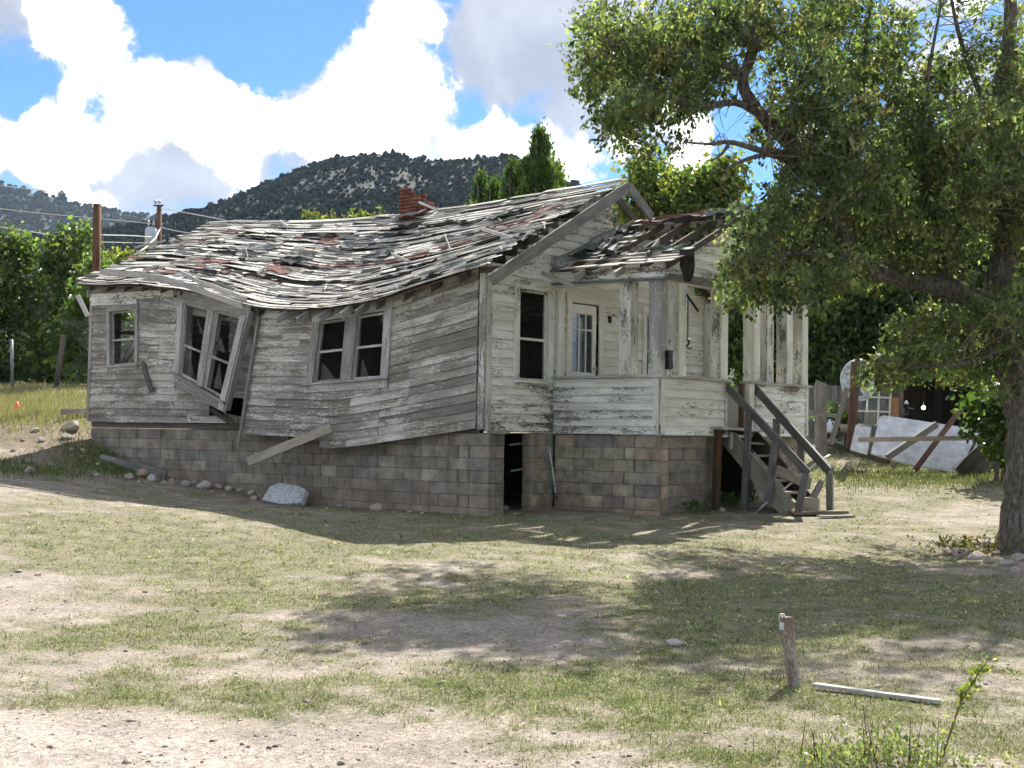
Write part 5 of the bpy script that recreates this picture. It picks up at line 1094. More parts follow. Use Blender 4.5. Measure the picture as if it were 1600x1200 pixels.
m_ = len(vs_); vs_ += [p+fh*.012 for p in vs_]; fs += [tuple(j+m_ for j in f[::-1]) for f in fs]; obj('dish_shell', raw_mesh('dish_shell', vs_, fs, M_FOIL), dish)
tube_obj('rim', [dc+r0*math.cos(a)*28/FPX*30.9+UP*math.sin(a)*32/FPX*30.9 for a in np.linspace(0, 2*math.pi, 30)], .022, M_FOIL, dish, 6)
tube_obj('plastic_tail', [P_(1364, 590, 30.7), P_(1366, 605, 30.7), P_(1358, 617, 30.7), P_(1345, 622, 30.7)], [.05, .06, .05, .03], M_FOIL, dish, 6)
# old window sashes standing on end
wg = thing('window_sashes', tuple(P_(1365, 668, 31.6)), 'white glazed window sash frame of small panes leaning behind the dish', 'window frame')
for px in (1336, 1355, 1373, 1391): plank('muntin', P_(px+1.5, 597, 31.8), P_(px-2, 664, 31.6), r0, .035, .03, M_INNER, wg)
for py in (598, 620, 642, 663): plank('muntin', P_(1336, py, 31.7), P_(1391, py+1.5, 31.7), UP, .035, .034, M_INNER, wg)
for i, (x0, x1) in enumerate(((1338, 1353), (1357, 1371), (1375, 1389))):
    for j, (y0_, y1_) in enumerate(((600, 618), (622, 640), (644, 661))):
        q_ = [P_(x0, y1_, 31.66), P_(x1, y1_, 31.66), P_(x1, y0_, 31.72), P_(x0, y0_, 31.72)]; obj('pane', raw_mesh('pane', q_+[p+fh*.004 for p in q_], [(0, 1, 2, 3), (7, 6, 5, 4), (0, 4, 5, 1), (1, 5, 6, 2), (2, 6, 7, 3), (3, 7, 4, 0)], M_GLASS), wg)
pk('plywood_sheet', P_(1396, 655, 31.9), P_(1396, 621, 31.9), r0, .24, .02, M_PLY, 'small orange brown plywood piece beside the window sashes', 'plywood'); pk('grey_panel', P_(1358, 664, 31.3), P_(1360, 645, 31.3), r0, .26, .02, M_GREY, 'small grey board resting against the window sashes', 'board')
pk('shed_post', P_(1408, 668, 31.5), P_(1408, 600, 31.5), r0, .09, .09, M_OLD, 'dark post at the left edge of the black shed opening', 'post')
# white sheet, a small white panel and the timbers lying across
slab_shape('white_sheet', [P_(1361, 709, 29.4), P_(1420, 726, 29.2), P_(1497, 741, 28.8), P_(1541, 674, 29.6), P_(1450, 661, 29.9), P_(1381, 650, 30.1), P_(1374, 653, 30.1)], .05, M_WHITE, 'big white painted sheet leaning with planks across it', 'sheet')
slab_shape('white_door_leaf', [P_(1328, 703, 29.8), P_(1355, 711, 29.7), P_(1361, 668, 30.0), P_(1337, 664, 30.0)], .04, M_WHITE, 'small white panel standing left of the big white sheet', 'panel')
pk('long_timber', P_(1341, 687, 28.9), P_(1546, 684, 28.4), UP, .10, .09, M_TAN, 'long pale timber lying level across the white sheet', 'timber', seg=3, jit=.004)
pk('dark_timber', P_(1386, 715, 29.0), P_(1463, 663, 29.3), UP, .13, .10, M_RAIL, 'dark grey timber slanting across the left of the white sheet', 'timber'); pk('red_timber', P_(1431, 733, 28.6), P_(1503, 637, 29.3), r0, .115, .09, M_RED, 'reddish timber crossing the white sheet at a steep slant', 'timber'); pk('thin_timber', P_(1503, 733, 28.3), P_(1524, 690, 28.8), r0, .06, .06, M_OLD, 'thin dark stick near the right end of the white sheet', 'stick')
for k, (a, b) in enumerate([((1499, 742), (1545, 700)), ((1512, 746), (1552, 706)), ((1525, 748), (1560, 712))]): pk('stacked_board', P_(*a, 28.2+.2*k), P_(*b, 28.8+.2*k), V(.3, .2, 1), .3, .04, M_OLD, ['front', 'middle', 'rear'][k]+' dark board of the stack right of the white sheet', 'board', seg=4, bend=(0, 0, .06))
CBM = bev_mesh('concrete_block_loose', .39, .19, .19, M_BLOCK)
for k_, (px, py) in enumerate(sorted([(1578, 738), (1590, 733), (1572, 722), (1588, 718), (1596, 706), (1580, 705), (1600, 722)])):
    o = bpy.data.objects.new('loose_block', CBM); o.location = Vector(P_(px, py, 27.5+random.uniform(-.2, .4))); o.rotation_euler = (random.uniform(-.2, .2), random.uniform(-.3, .3), random.uniform(-.4, .9)); COL.objects.link(o); tag(o, ORD[k_]+' loose concrete block from the left in the dim heap by the trunk', 'block', 'heap of loose blocks')
# jug on a bench
bench = thing('work_bench', tuple(atg(1302, 694)), 'low dark bench behind the slanting brace holding a plastic jug', 'bench')
plank('bench_top', P_(1278, 677, 32.4), P_(1326, 678, 32.4), fh, .5, .04, M_OLD, bench)
for px in (1281, 1322): plank('leg', P_(px, 677, 32.4), P_(px, 702, 32.4), r0, .08, .08, M_OLD, bench)
jb = P_(1296, 676, 32.3); jug = thing('plastic_jug', tuple(jb), 'bluish white plastic jug with handle on the low bench', 'jug')
tube_obj('jug_body', [jb, jb+V(0, 0, .02), jb+V(0, 0, .17), jb+V(0, 0, .23), jb+V(0, 0, .27), jb+V(0, 0, .29)], [.07, .08, .08, .055, .03, .03], M_PLASTIC, jug, 14); tube_obj('handle', [jb+r0*.03+V(0, 0, .26), jb+r0*.1+V(0, 0, .25), jb+r0*.11+V(0, 0, .17), jb+r0*.07+V(0, 0, .14)], .013, M_PLASTIC, jug, 6); tube_obj('cap', [jb+V(0, 0, .285), jb+V(0, 0, .315)], .034, M_PLASTIC, jug, 10)
pp = P_(1320, 676, 32.3); tube_obj('flower_pot', [pp, pp+V(0, 0, .2), pp+V(0, 0, .2), pp+V(0, 0, .15)], [.1, .13, .115, .1], M_TAN, None, 14, base=pp); tag(scene.objects['flower_pot'], 'tan flower pot on the bench beside the brown post', 'pot')
# open dark shed with a lit bulb
shed = thing('shed', tuple(atg(1480, 700)), 'open dark shed behind the white sheet with a lit bulb inside', 'shed')
S_ = lambda px, D, z: V(*(P_(px, 640, D)[:2]), z); zt = P_(1480, 556, 34)[2]; zb = 0.3
for px in np.arange(1404, 1610, 6): plank('wall_board', S_(px, 38, zb), S_(px, 38, zt), r0, .115, .02, M_OLD, shed)
for D in np.arange(33.2, 38, .2): plank('wall_board', S_(1606, D, zb), S_(1606, D, zt), fh, .21, .02, M_OLD, shed); plank('wall_board', S_(1404, D, zb), S_(1404, D, zt), fh, .21, .02, M_OLD, shed)
for px in np.arange(1398, 1614, 14): plank('roof_board', S_(px, 32.6, zt+.05), S_(px, 38.2, zt-.1), r0, .245, .03, M_OLD, shed)
plank('lintel', S_(1402, 33, zt-.15), S_(1608, 33, zt-.15), UP, .2, .08, M_OLD, shed)
bp = P_(1443, 637, 35); bl = thing('light_bulb', tuple(bp), 'bare lit light bulb glowing warm in the dark shed', 'light bulb')
v, f = rock_shape(1, 2); import bmesh as _bm
b_ = _bm.new(); _bm.ops.create_uvsphere(b_, u_segments=12, v_segments=8, radius=.048); me = bpy.data.meshes.new('bulb'); b_.to_mesh(me); b_.free(); me.materials.append(M_BULB); o = bpy.data.objects.new('bulb', me); o.location = Vector(bp); link(o, bl); tube_obj('cord', [bp+V(0, 0, .05), bp+V(0, 0, zt-bp[2]-.1)], [.018, .005], M_BLACK, bl, 6)
ln = P_(1416, 648, 31.4); lan = thing('lantern', tuple(ln), 'glass jar lantern hanging at the edge of the shed opening', 'lantern')
tube_obj('glass_jar', [ln, ln+V(0, 0, .02), ln+V(0, 0, .2), ln+V(0, 0, .24)], [.05, .065, .07, .045], M_GLASS, lan, 12); tube_obj('lid', [ln+V(0, 0, .24), ln+V(0, 0, .28), ln+V(0, 0, .32)], [.055, .05, .015], M_STEEL, lan, 12); tube_obj('arm', [ln+V(0, 0, .16)+r0*.07, ln+V(0, 0, .14)+r0*.16], .008, M_STEEL, lan, 5)
# ------------------------------------------------------------------ foliage
def leaves(name, P, size, cols, mat, parent=None, droop=.35, narrow=.62, label=None, wob=.3, per=1):
    n = len(P); r = RNG
    a = r.normal(0, 1, (n, 3)); a[:, 2] -= droop*1.6; a /= np.linalg.norm(a, axis=1)[:, None]
    b = r.normal(0, 1, (n, 3)); s = np.cross(a, b); s /= np.linalg.norm(s, axis=1)[:, None]; nn = np.cross(a, s)
    L = (size*r.lognormal(0, .28, n))[:, None]; w = L*narrow*.5
    p0 = P; m = P+a*L*.45; v = np.stack([p0, m+s*w+nn*w*.35, P+a*L, m-s*w+nn*w*.35], 1)
    t = np.stack([np.arange(n)*4, np.arange(n)*4+1, np.arange(n)*4+2, np.arange(n)*4, np.arange(n)*4+2, np.arange(n)*4+3], 1)
    nt = -(-n//per); c = np.repeat(np.array(cols)[r.integers(0, len(cols), nt)]*r.lognormal(0, wob, nt)[:, None], per, 0)[:n]
    if per > 1: c = c*r.lognormal(0, .25, n)[:, None]
    o = obj(name, fast_mesh(name, v.reshape(-1, 3), t.reshape(-1, 3), mat, np.repeat(c, 4, 0)), parent); o['kind'] = 'stuff'
    if label: tag(o, label, 'foliage')
    return o
def clump_points(C, nsub, shell=.5):
    """C: centre, radii along right / up / forward -> twig tips"""
    c, (a, b, d_) = C; q = RNG.normal(0, 1, (nsub, 3)); q /= np.linalg.norm(q, axis=1)[:, None]; q *= (RNG.uniform(0, 1, nsub)**shell)[:, None]
    return c+q[:, :1]*a*r0+q[:, 1:2]*b*UP+q[:, 2:]*d_*fh
def px_clump(px, py, rx, ry, D, dz=None): k = D/FPX; return (atd(px, py, D), (rx*k, ry*k, dz if dz else (rx+ry)/2*k))
def twigs(name, tips, skel, parent, mat, r_=.010, frac=1., mid=.22):
    vs_, fs = [], []; S = np.array(skel)
    for p in tips:
        if random.random() > frac: continue
        k = int(np.argmin(((S-p)**2).sum(1)+RNG.uniform(0, .25, len(S)))); s = S[k]; L = np.linalg.norm(p-s)
        if L < .1: continue
        m1 = s+(p-s)*.4+RNG.normal(0, mid*L*.35, 3)+V(0, 0, .10*L); m2 = s+(p-s)*.75+RNG.normal(0, mid*L*.25, 3)+V(0, 0, .06*L)
        v, f = tube([s, m1, m2, p], [r_*(1+.5*L), r_*(.8+.3*L), r_*.7, r_*.35], 4, False); o_ = len(vs_); vs_ += v; fs += [tuple(i+o_ for i in q) for q in f]
    o = obj(name, fast_mesh(name, np.array(vs_), np.array(fs), mat, None, True, 4), parent); o['kind'] = 'stuff'; return o
def limb_obj(name, pts, rads, parent, mat=M_TRUNK, sides=10, fine=5, wob=.04):
    P = [np.asarray(p, float) for p in pts]; out, ro = [], []
    for i in range(len(P)-1):
        p0, p1, p2, p3 = P[max(i-1, 0)], P[i], P[i+1], P[min(i+2, len(P)-1)]
        for k in range(fine):
            t_ = k/fine; out.append(.5*((2*p1)+(-p0+p2)*t_+(2*p0-5*p1+4*p2-p3)*t_**2+(-p0+3*p1-3*p2+p3)*t_**3)); ro.append(rads[i]+(rads[i+1]-rads[i])*t_)
    out.append(P[-1]); ro.append(rads[-1])
    v, f = tube(out, ro, sides)
    v = [p+(p-out[min(i//sides, len(out)-1)])*random.uniform(-wob, wob)*3 for i, p in enumerate(v)]
    obj(name, raw_mesh(name, v, f, mat, smooth=True), parent); return out
OLIVE = [(.12, .16, .072), (.145, .18, .08), (.088, .125, .058), (.18, .20, .09), (.075, .105, .05), (.13, .165, .075), (.20, .19, .09)]
DEEP = [(.07, .115, .038), (.09, .14, .045), (.11, .16, .05), (.052, .09, .032), (.13, .165, .055)]
FRESH = [(.105, .15, .045), (.085, .13, .04), (.13, .165, .05), (.07, .108, .035)]
YELLOW = [(.19, .18, .06), (.16, .165, .05), (.13, .15, .045), (.22, .19, .07)]
# ---- the big tree at the right
TD = 18.0; tb = atg(1592, 862)
tree = thing('shade_tree', tuple(tb), 'large spreading shade tree with thick trunk at the right of the yard', 'tree')
A = lambda px, py, D=TD: atd(px, py, D)
trunk = limb_obj('trunk', [tb-V(0, 0, .2), tb+V(0, 0, .15), A(1602, 760), A(1604, 660), A(1590, 580), A(1574, 515), A(1560, 450), A(1580, 330), A(1560, 180), A(1580, 20), A(1560, -120)], [.34, .29, .255, .25, .27, .29, .17, .14, .11, .08, .04], tree, sides=20, wob=.045)
sk = list(trunk[16:])
for pts, rd in [([A(1575, 525), A(1535, 475, 18), A(1485, 452, 17.9), A(1420, 437, 17.7), A(1370, 425, 17.6), A(1322, 398, 17.5)], [.2, .16, .14, .12, .11, .1]),
    ([A(1322, 398, 17.5), A(1318, 350, 17.5), A(1300, 300, 17.5), A(1270, 258, 17.5), A(1225, 215, 17.5), A(1190, 180, 17.5), A(1160, 130, 17.5), A(1176, 80, 17.5), A(1188, 0, 17.5), A(1200, -90, 17.5)], [.1, .12, .12, .125, .1, .085, .075, .07, .06, .03]),
    ([A(1165, 120, 17.5), A(1120, 95, 17.3), A(1070, 85, 17.2), A(1010, 75, 17.1), A(950, 70, 17.)], [.06, .045, .035, .025, .012]), ([A(1190, 180, 17.5), A(1150, 160, 17.3), A(1100, 165, 17.2), A(1040, 150, 17.1), A(980, 160, 17.)], [.06, .045, .035, .025, .012]),
    ([A(1270, 258, 17.5), A(1225, 240, 17.3), A(1190, 235, 17.2), A(1140, 222, 17.1), A(1110, 225, 17.0), A(1068, 222, 17.)], [.07, .05, .04, .03, .02, .01]), ([A(1250, 262, 17.5), A(1205, 242, 17.2), A(1170, 248, 17.1), A(1140, 260, 17.)], [.05, .035, .025, .015]),
    ([A(1140, 222, 17.1), A(1128, 240, 17.), A(1110, 252, 17.)], [.025, .018, .008]), ([A(1300, 310, 17.5), A(1330, 230, 17.8), A(1345, 130, 18), A(1360, 20, 18.2), A(1370, -60, 18.2)], [.06, .045, .035, .025, .012]),
    ([A(1330, 400, 17.5), A(1270, 395, 17.2), A(1210, 400, 17.), A(1160, 420, 16.8)], [.07, .045, .03, .012]), ([A(1480, 450, 17.9), A(1460, 350, 17.6), A(1440, 240, 17.5), A(1450, 120, 17.5), A(1470, 10, 17.5)], [.065, .05, .04, .028, .012]),
    ([A(1560, 400), A(1600, 300, 18.5), A(1660, 180, 18.6), A(1700, 60, 18.6)], [.075, .06, .045, .02]), ([A(1176, 80, 17.5), A(1140, 30, 17.4), A(1090, 0, 17.3), A(1040, -20, 17.3)], [.05, .04, .03, .015]), ([A(1176, 80, 17.5), A(1240, 40, 17.6), A(1280, -10, 17.7)], [.05, .035, .02]),
    ([A(1540, 170), A(1500, 60, 17.8), A(1480, -40, 17.8)], [.045, .03, .012]), ([A(1575, 530), A(1530, 560, 17.6), A(1480, 570, 17.4), A(1420, 575, 17.3)], [.08, .05, .03, .012])]:
    sk += limb_obj('limb', pts, rd, tree, sides=9)
CL = [(950, 55, 60, 45, 80), (935, 110, 45, 45, 55), (1000, 105, 70, 55, 100), (985, 175, 60, 35, 60), (1040, 60, 60, 45, 70), (1060, 140, 60, 45, 60), (1100, 50, 60, 55, 75), (1095, 120, 60, 40, 50), (1020, 215, 50, 18, 16), (960, 190, 40, 22, 22), (1150, 60, 50, 60, 50), (1140, 15, 80, 30, 50),
    (1230, 50, 60, 55, 60), (1300, 30, 70, 50, 75), (1260, 130, 70, 60, 90), (1340, 110, 70, 65, 105), (1220, 190, 45, 40, 40), (1310, 200, 80, 60, 125), (1390, 60, 45, 50, 40), (1390, 180, 60, 70, 85), (1260, 260, 45, 40, 55), (1330, 290, 80, 60, 125), (1410, 270, 70, 60, 105),
    (1470, 120, 55, 60, 60), (1460, 200, 60, 60, 80), (1530, 230, 65, 70, 110), (1580, 160, 50, 70, 70), (1570, 60, 60, 50, 45), (1490, 320, 70, 60, 100), (1560, 340, 60, 70, 105), (1400, 350, 70, 50, 90), (1600, 260, 60, 90, 100), (1640, 150, 80, 100, 110), (1660, 350, 80, 120, 130), (1680, 30, 80, 80, 70),
    (1290, 350, 60, 45, 80), (1220, 320, 50, 35, 55), (1190, 360, 55, 40, 70), (1250, 390, 60, 40, 75), (1170, 415, 45, 35, 50), (1215, 440, 50, 28, 48), (1160, 460, 25, 22, 18), (1300, 430, 60, 28, 50), (1390, 410, 60, 35, 55), (1450, 395, 55, 40, 60), (1260, 465, 22, 12, 8), (1080, 340, 1, 1, 1),
    (1480, 545, 60, 40, 75), (1420, 560, 50, 35, 55), (1540, 570, 45, 45, 60), (1380, 585, 30, 25, 22), (1530, 490, 40, 30, 40), (1600, 480, 60, 60, 60), (1660, 520, 60, 60, 60), (1440, 500, 50, 25, 35), (1180, -40, 120, 35, 60), (1350, -50, 120, 45, 90), (1520, -50, 120, 50, 80)]
tips = np.concatenate([clump_points(px_clump(px, py, rx, ry, TD+random.uniform(-1.3, .7), .9+(rx+ry)/260), int(n*.85)) for px, py, rx, ry, n in CL if n > 2])
back = np.concatenate([clump_points(px_clump(px, py, rx, ry, TD+random.uniform(1.2, 3.6), 1.0+(rx+ry)/260), int(n*.4)) for px, py, rx, ry, n in CL if n > 12])
twigs('twigs', tips, sk, tree, M_TWIG, .006, .3); tips = np.concatenate([tips, back])
NLF = 22; SK = np.array(sk); near = SK[np.array([np.argmin(((SK-p)**2).sum(1)) for p in tips])]
tdir = tips-near; tdir /= np.linalg.norm(tdir, axis=1)[:, None]+1e-6; tdir = tdir+RNG.normal(0, .5, tdir.shape)-V(0, 0, .35); tdir /= np.linalg.norm(tdir, axis=1)[:, None]
lens = RNG.uniform(.18, .48, len(tips)); lp = np.repeat(tips, NLF, 0)+np.repeat(tdir*lens[:, None], NLF, 0)*RNG.uniform(-.5, .7, (len(tips)*NLF, 1))+RNG.normal(0, .048, (len(tips)*NLF, 3))
leaves('foliage', lp, .070, OLIVE, M_LEAF, tree, .7, .6, per=NLF, wob=.34)
vs_, fs = [], []
for p, dd, l in zip(tips, tdir, lens):       # the twig that carries each spray
    v, f = tube([p-dd*l*.6, p, p+dd*l*.7], [.006, .004, .002], 3, False); o_ = len(vs_); vs_ += v; fs += [tuple(i+o_ for i in q) for q in f]
o = obj('spray_twigs', fast_mesh('spray_twigs', np.array(vs_), np.array(fs), M_TWIG, None, True, 4), tree); o['kind'] = 'stuff'
bare = np.concatenate([clump_points(px_clump(px, py, rx, ry, 17.3), n) for px, py, rx, ry, n in [(1460, 400, 90, 60, 70), (1540, 390, 60, 70, 60), (1080, 240, 70, 25, 30), (1150, 210, 60, 50, 30), (1550, 60, 60, 60, 40)]])
twigs('bare_twigs', bare, sk, tree, M_TWIG, .005, 1., .4)
# ---- trees and bushes beyond
def bg_tree(name, label, trunk_px, D, clumps, per, size, cols, mat=M_LEAF, group=None, trunkr=.16, narrow=.66, spread=.22, cat='tree', shell=.45):
    b = atd(trunk_px[0], trunk_px[1], D); b[2] = g1(b[0], b[1]); th = thing(name, tuple(b), label, cat, group); c0 = atd(clumps[0][0], clumps[0][1], D)
    v = limb_obj('trunk', [b-V(0, 0, .2), b+(c0-b)*.5+V(.1, 0, 0), c0], [trunkr, trunkr*.8, trunkr*.4], th, sides=8); sk_ = list(v)
    for q in clumps[1:]: sk_ += limb_obj('limb', [b+(c0-b)*.6, (b+(c0-b)*.6+atd(q[0], q[1], D))/2+V(0, 0, .2), atd(q[0], q[1], D)], [trunkr*.5, trunkr*.35, trunkr*.12], th, sides=6, fine=3)
    tp = np.concatenate([clump_points(px_clump(q[0], q[1], q[2], q[3], D+random.uniform(-.8, .8)), q[4], shell) for q in clumps])
    lp = np.repeat(tp, per, 0); lp = lp+RNG.normal(0, spread, lp.shape); leaves('foliage', lp, size, cols, mat, th, .4, narrow, per=per); return th
bg_tree('leafy_tree', 'large leafy green tree at the far left edge of the photo', (55, 590), 50, [(55, 460, 55, 70, 95), (20, 400, 40, 40, 60), (95, 400, 30, 36, 46), (110, 475, 34, 60, 70), (15, 500, 42, 64, 75), (70, 540, 55, 42, 65), (128, 395, 20, 40, 34), (-40, 430, 60, 80, 120), (-50, 530, 60, 60, 90), (120, 370, 22, 22, 22), (10, 575, 50, 22, 60), (75, 578, 50, 22, 60), (125, 570, 35, 26, 50), (-50, 580, 50, 22, 40)], 22, .18, [tuple(.8*x for x in c) for c in DEEP+OLIVE[:4]], spread=.22)
bg_tree('leafy_bush', 'bright green bush behind the chain link fence by the house corner', (115, 598), 46.5, [(118, 540, 24, 50, 90), (135, 490, 25, 50, 80), (150, 440, 22, 40, 50), (165, 520, 30, 60, 90), (205, 520, 40, 60, 90)], 24, .17, FRESH+DEEP[:2], spread=.2, cat='bush')
bg_tree('yellow_bush', 'pale yellow green bush peeping over the far end of the roof', (205, 470), 58, [(200, 412, 30, 14, 40), (215, 440, 40, 30, 50), (165, 420, 20, 20, 25)], 22, .2, YELLOW, spread=.25, cat='bush')
for i, (px, top, bot, w, n, lb) in enumerate([(838, 202, 325, 26, 420, 'tallest dark conifer spire behind the roof ridge'), (797, 258, 330, 17, 190, 'middle conifer left of the tallest spire behind the ridge'), (766, 282, 335, 11, 110, 'narrow conifer second from the left behind the ridge'), (747, 274, 335, 10, 130, 'leftmost narrow conifer behind the roof ridge'), (866, 258, 320, 14, 150, 'short yellowish conifer right of the tallest spire'), (818, 285, 330, 16, 150, 'low conifer between the middle one and the tallest spire')]):
    D = 60+i*.7; b = atd(px, 640, D); b[2] = g1(b[0], b[1]); th = thing('conifer', tuple(b), lb, 'tree', 'conifers behind the roof'); tp_ = atd(px, top, D)
    limb_obj('trunk', [b, (b+tp_)/2, tp_-V(0, 0, .4)], [.18, .12, .03], th, sides=7, fine=3)
    u = RNG.uniform(0, 1, n)**.8; z = tp_[2]-(tp_[2]-atd(px, bot+20, D)[2])*u; wid = w/FPX*D*np.clip(u*2.0+.08, 0, 1)*RNG.uniform(.5, 1.15, n)*(1+.5*np.sin(z*5+i)); an = RNG.uniform(0, 6.28, n)
    tp = np.stack([b[0]+np.cos(an)*wid, b[1]+np.sin(an)*wid, z], -1); lp = np.repeat(tp, 22, 0)+RNG.normal(0, 1, (n*22, 3))*np.array([.11, .11, .2]); leaves('foliage', lp, .17, [(.045, .085, .02), (.065, .11, .025), (.035, .065, .018), (.10, .13, .03)] if i != 4 else YELLOW+DEEP[:3], M_LEAF, th, -1.2, .4)
ORD_ = ['first', 'second', 'third', 'fourth', 'fifth', 'sixth', 'seventh']
for i, (px, py) in enumerate([(481, 336), (500, 342), (520, 341), (548, 338), (565, 336), (580, 341), (597, 333), (735, 322)]):
    b = atd(px, 640, 46); b[2] = g1(b[0], b[1]); th = thing('treetop_shoot', tuple(b), ORD_[i]+' leafy shoot from the left poking above the roof ridge' if px < 700 else 'lone leafy shoot above the ridge right of the chimney', 'tree', 'shoots above the ridge' if px < 700 else None); tpz = atd(px, py-3, 46)
    limb_obj('stem', [b, (b+tpz)/2+V(.1, 0, 0), tpz], [.05, .04, .01], th, sides=6, fine=3); tp = tpz-V(0, 0, 1)*RNG.uniform(0, .8, 40)[:, None]+RNG.normal(0, .09, (40, 3)); leaves('foliage', np.repeat(tp, 5, 0)+RNG.normal(0, .05, (200, 3)), .13, YELLOW+FRESH, M_LEAF, th, -.8, .45)
bg_tree('bright_tree', 'bright yellow green tree glowing behind the porch roof', (1060, 640), 41, [(1065, 320, 60, 45, 120), (1015, 285, 30, 30, 45), (1005, 262, 22, 16, 16), (1110, 300, 45, 40, 80), (1040, 350, 50, 40, 80), (1130, 270, 30, 20, 20), (1090, 380, 70, 50, 100), (1000, 330, 30, 30, 45), (1075, 283, 20, 12, 8)], 24, .18, FRESH+YELLOW[:2], spread=.24)
bg_tree('dark_tree', 'dark leafy tree seen through the porch columns', (1180, 660), 40, [(1170, 520, 60, 60, 130), (1230, 470, 70, 60, 130), (1150, 430, 60, 50, 90), (1250, 560, 60, 60, 130), (1200, 590, 70, 50, 110), (1110, 530, 50, 70, 90), (1210, 390, 70, 50, 90)], 24, .19, DEEP, spread=.28)
bg_tree('dark_tree', 'dense dark tree above the picket fence and dish', (1330, 660), 41.5, [(1320, 500, 70, 50, 140), (1300, 560, 50, 40, 80), (1380, 520, 60, 50, 120), (1350, 440, 80, 50, 120), (1420, 480, 70, 60, 130), (1360, 575, 60, 30, 70), (1430, 560, 60, 40, 100), (1280, 610, 30, 25, 30), (1380, 360, 80, 50, 110), (1420, 270, 80, 60, 110), (1450, 400, 70, 50, 100)], 24, .19, DEEP+OLIVE[:2], spread=.28)
bg_tree('dark_tree', 'shadowy tree over the dark shed at far right', (1520, 680), 43, [(1500, 480, 80, 60, 130), (1560, 550, 70, 60, 130), (1600, 480, 70, 70, 130), (1480, 560, 60, 40, 100), (1640, 570, 60, 80, 130), (1540, 410, 80, 60, 110), (1650, 420, 80, 80, 120), (1540, 310, 90, 60, 130), (1640, 310, 90, 70, 130), (1560, 210, 90, 60, 110), (1680, 220, 90, 80, 120), (1750, 400, 80, 120, 140), (1750, 560, 80, 100, 120)], 24, .2, DEEP+OLIVE[:2], spread=.3)
bg_tree('understorey_bush', 'broad leaved bush hanging over the right end of the white sheet', (1555, 745), 27.2, [(1558, 655, 28, 28, 46), (1572, 690, 24, 30, 40), (1530, 628, 26, 16, 20), (1590, 660, 35, 50, 60), (1530, 668, 18, 7, 8), (1565, 625, 32, 20, 34)], 12, .15, [tuple(.6*x for x in c) for c in DEEP], spread=.14, trunkr=.05, cat='bush')  # deep shade of this spot is put into the dimmed leaf colours
bg_tree('garden_plant', 'leafy garden plant growing behind the jug and brace board', (1302, 690), 33.6, [(1300, 650, 16, 12, 30), (1315, 655, 14, 14, 24), (1290, 664, 12, 12, 20)], 12, .16, DEEP, spread=.1, trunkr=.02, cat='plant')
# weeds by the steps and under the tree
for px, py, n, lb in [(1135, 788, 70, 'small weed clump left of the porch steps'), (1068, 800, 50, 'low weeds at the foot of the porch blocks'), (1520, 868, 90, 'brownish weeds inside the stone border of the big tree')]:
    b = atg(px, py); P0 = b+RNG.normal(0, 1, (n, 3))*np.array([.28, .28, .05])+V(0, 0, .09); th = thing('weed_clump', tuple(b), lb, 'weeds'); leaves('foliage', np.repeat(P0, 6, 0)+RNG.normal(0, .04, (n*6, 3)), .06, DEEP+FRESH[:2] if px < 1500 else [(.13, .105, .055), (.13, .085, .05), (.09, .09, .045), (.16, .12, .07)], M_LEAF, th, -.6, .5)
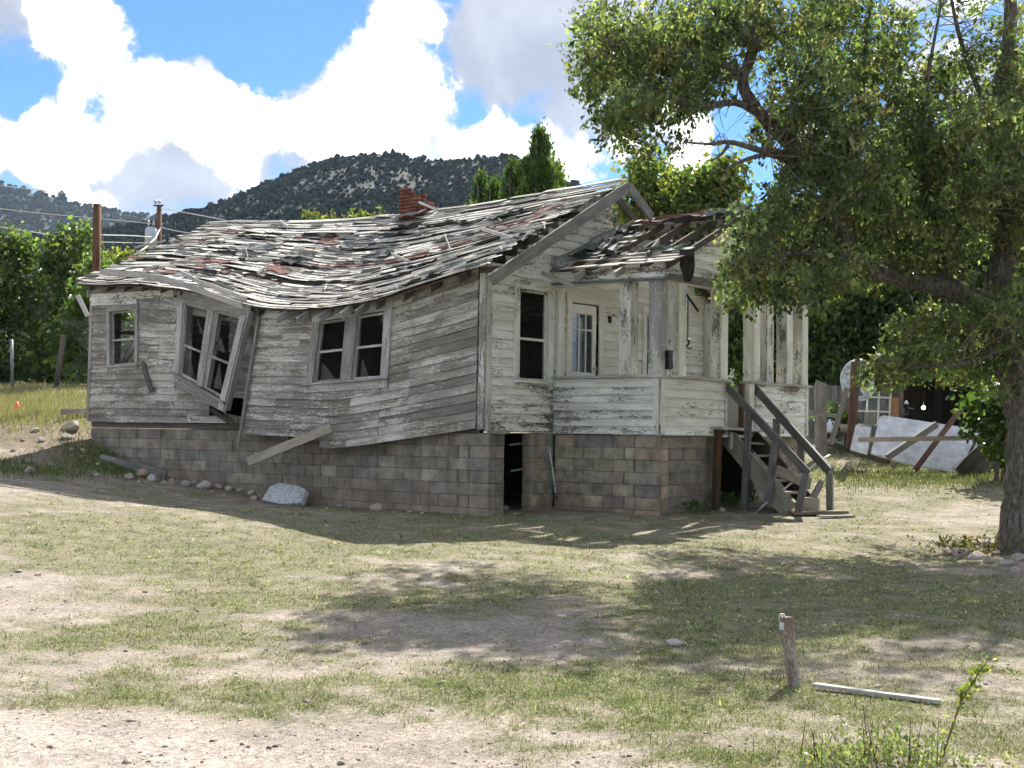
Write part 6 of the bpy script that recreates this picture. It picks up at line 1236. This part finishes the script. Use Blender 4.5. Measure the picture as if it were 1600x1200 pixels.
# foreground: sapling and aster bush
sb = atg(1468, 1199); Ds = (sb-CAM)@fv; sap = thing('sapling', tuple(sb), 'thin leaning sapling with small yellow green leaves in the right foreground', 'plant')
spts = [sb, atd(1478, 1165, Ds), atd(1490, 1130, Ds), atd(1502, 1095, Ds), atd(1516, 1072, Ds), atd(1532, 1048, Ds), atd(1551, 1022, Ds)]; limb_obj('stem', spts, [.006, .0055, .005, .004, .0035, .003, .0015], sap, M_BROWN, 6, 3)
lp = np.concatenate([spts[i]+(spts[i+1]-spts[i])*RNG.uniform(0, 1, (n, 1))+RNG.normal(0, .016, (n, 3)) for i, n in ((2, 6), (3, 46), (4, 52), (5, 20))]+[atd(1470, 1142, Ds)+RNG.normal(0, .03, (10, 3))]); leaves('foliage', lp, .031, [(.19, .22, .07), (.16, .20, .06), (.23, .22, .08)], M_LEAF, sap, -.3, .55)
ab = atg(1385, 1196); ast = thing('aster_bush', tuple(ab), 'low leafy aster bush with tiny pale violet flowers at the bottom right', 'plant')
q = RNG.normal(0, 1, (420, 2))*np.array([.26, .14]); P0 = ab+q[:, :1]*r0+q[:, 1:]*fh+UP*(RNG.uniform(.0, .15, (420, 1))*np.exp(-(q[:, :1]/.3)**2)); leaves('foliage', np.repeat(P0, 4, 0)+RNG.normal(0, .022, (1680, 3)), .027, [(.12, .155, .07), (.15, .175, .085), (.11, .14, .065), (.18, .19, .10), (.2, .19, .12)], M_LEAF, ast, -.8, .45)
for k in range(16):
    p = ab+r0*RNG.normal(0, .28)+fh*RNG.normal(0, .14); tube_obj('stalk', [p, p+V(RNG.normal(0, .02), RNG.normal(0, .02), RNG.uniform(.12, .26))], [.004, .002], M_BROWN, ast, 4)
fl = np.concatenate([atd(px, py, Ds+.1)+RNG.normal(0, .022, (9, 3)) for px, py in [(1300, 1128), (1316, 1126), (1287, 1146), (1462, 1178), (1472, 1182), (1480, 1196), (1455, 1172), (1470, 1170)]]); leaves('flowers', np.repeat(fl, 4, 0)+RNG.normal(0, .006, (len(fl)*4, 3)), .012, [(.32, .29, .42), (.40, .37, .48)], M_LEAF, ast, -1., .5)
# ------------------------------------------------------------------ air
hz_m = bpy.data.materials.new('haze'); hz_m.use_nodes = True; t = NT(hz_m.node_tree); out = t.n('ShaderNodeOutputMaterial')
t.t.links.new(t.n('ShaderNodeVolumePrincipled', {'Color': (.62, .8, 1., 1), 'Density': .00006, 'Anisotropy': .2}).outputs[0], out.inputs['Volume'])
hz = box('haze', (-2600, -2600, -6), (2600, 2600, 420), hz_m); hz['kind'] = 'stuff'; tag(hz, 'thin pale summer haze lying over the valley and hills', 'haze')
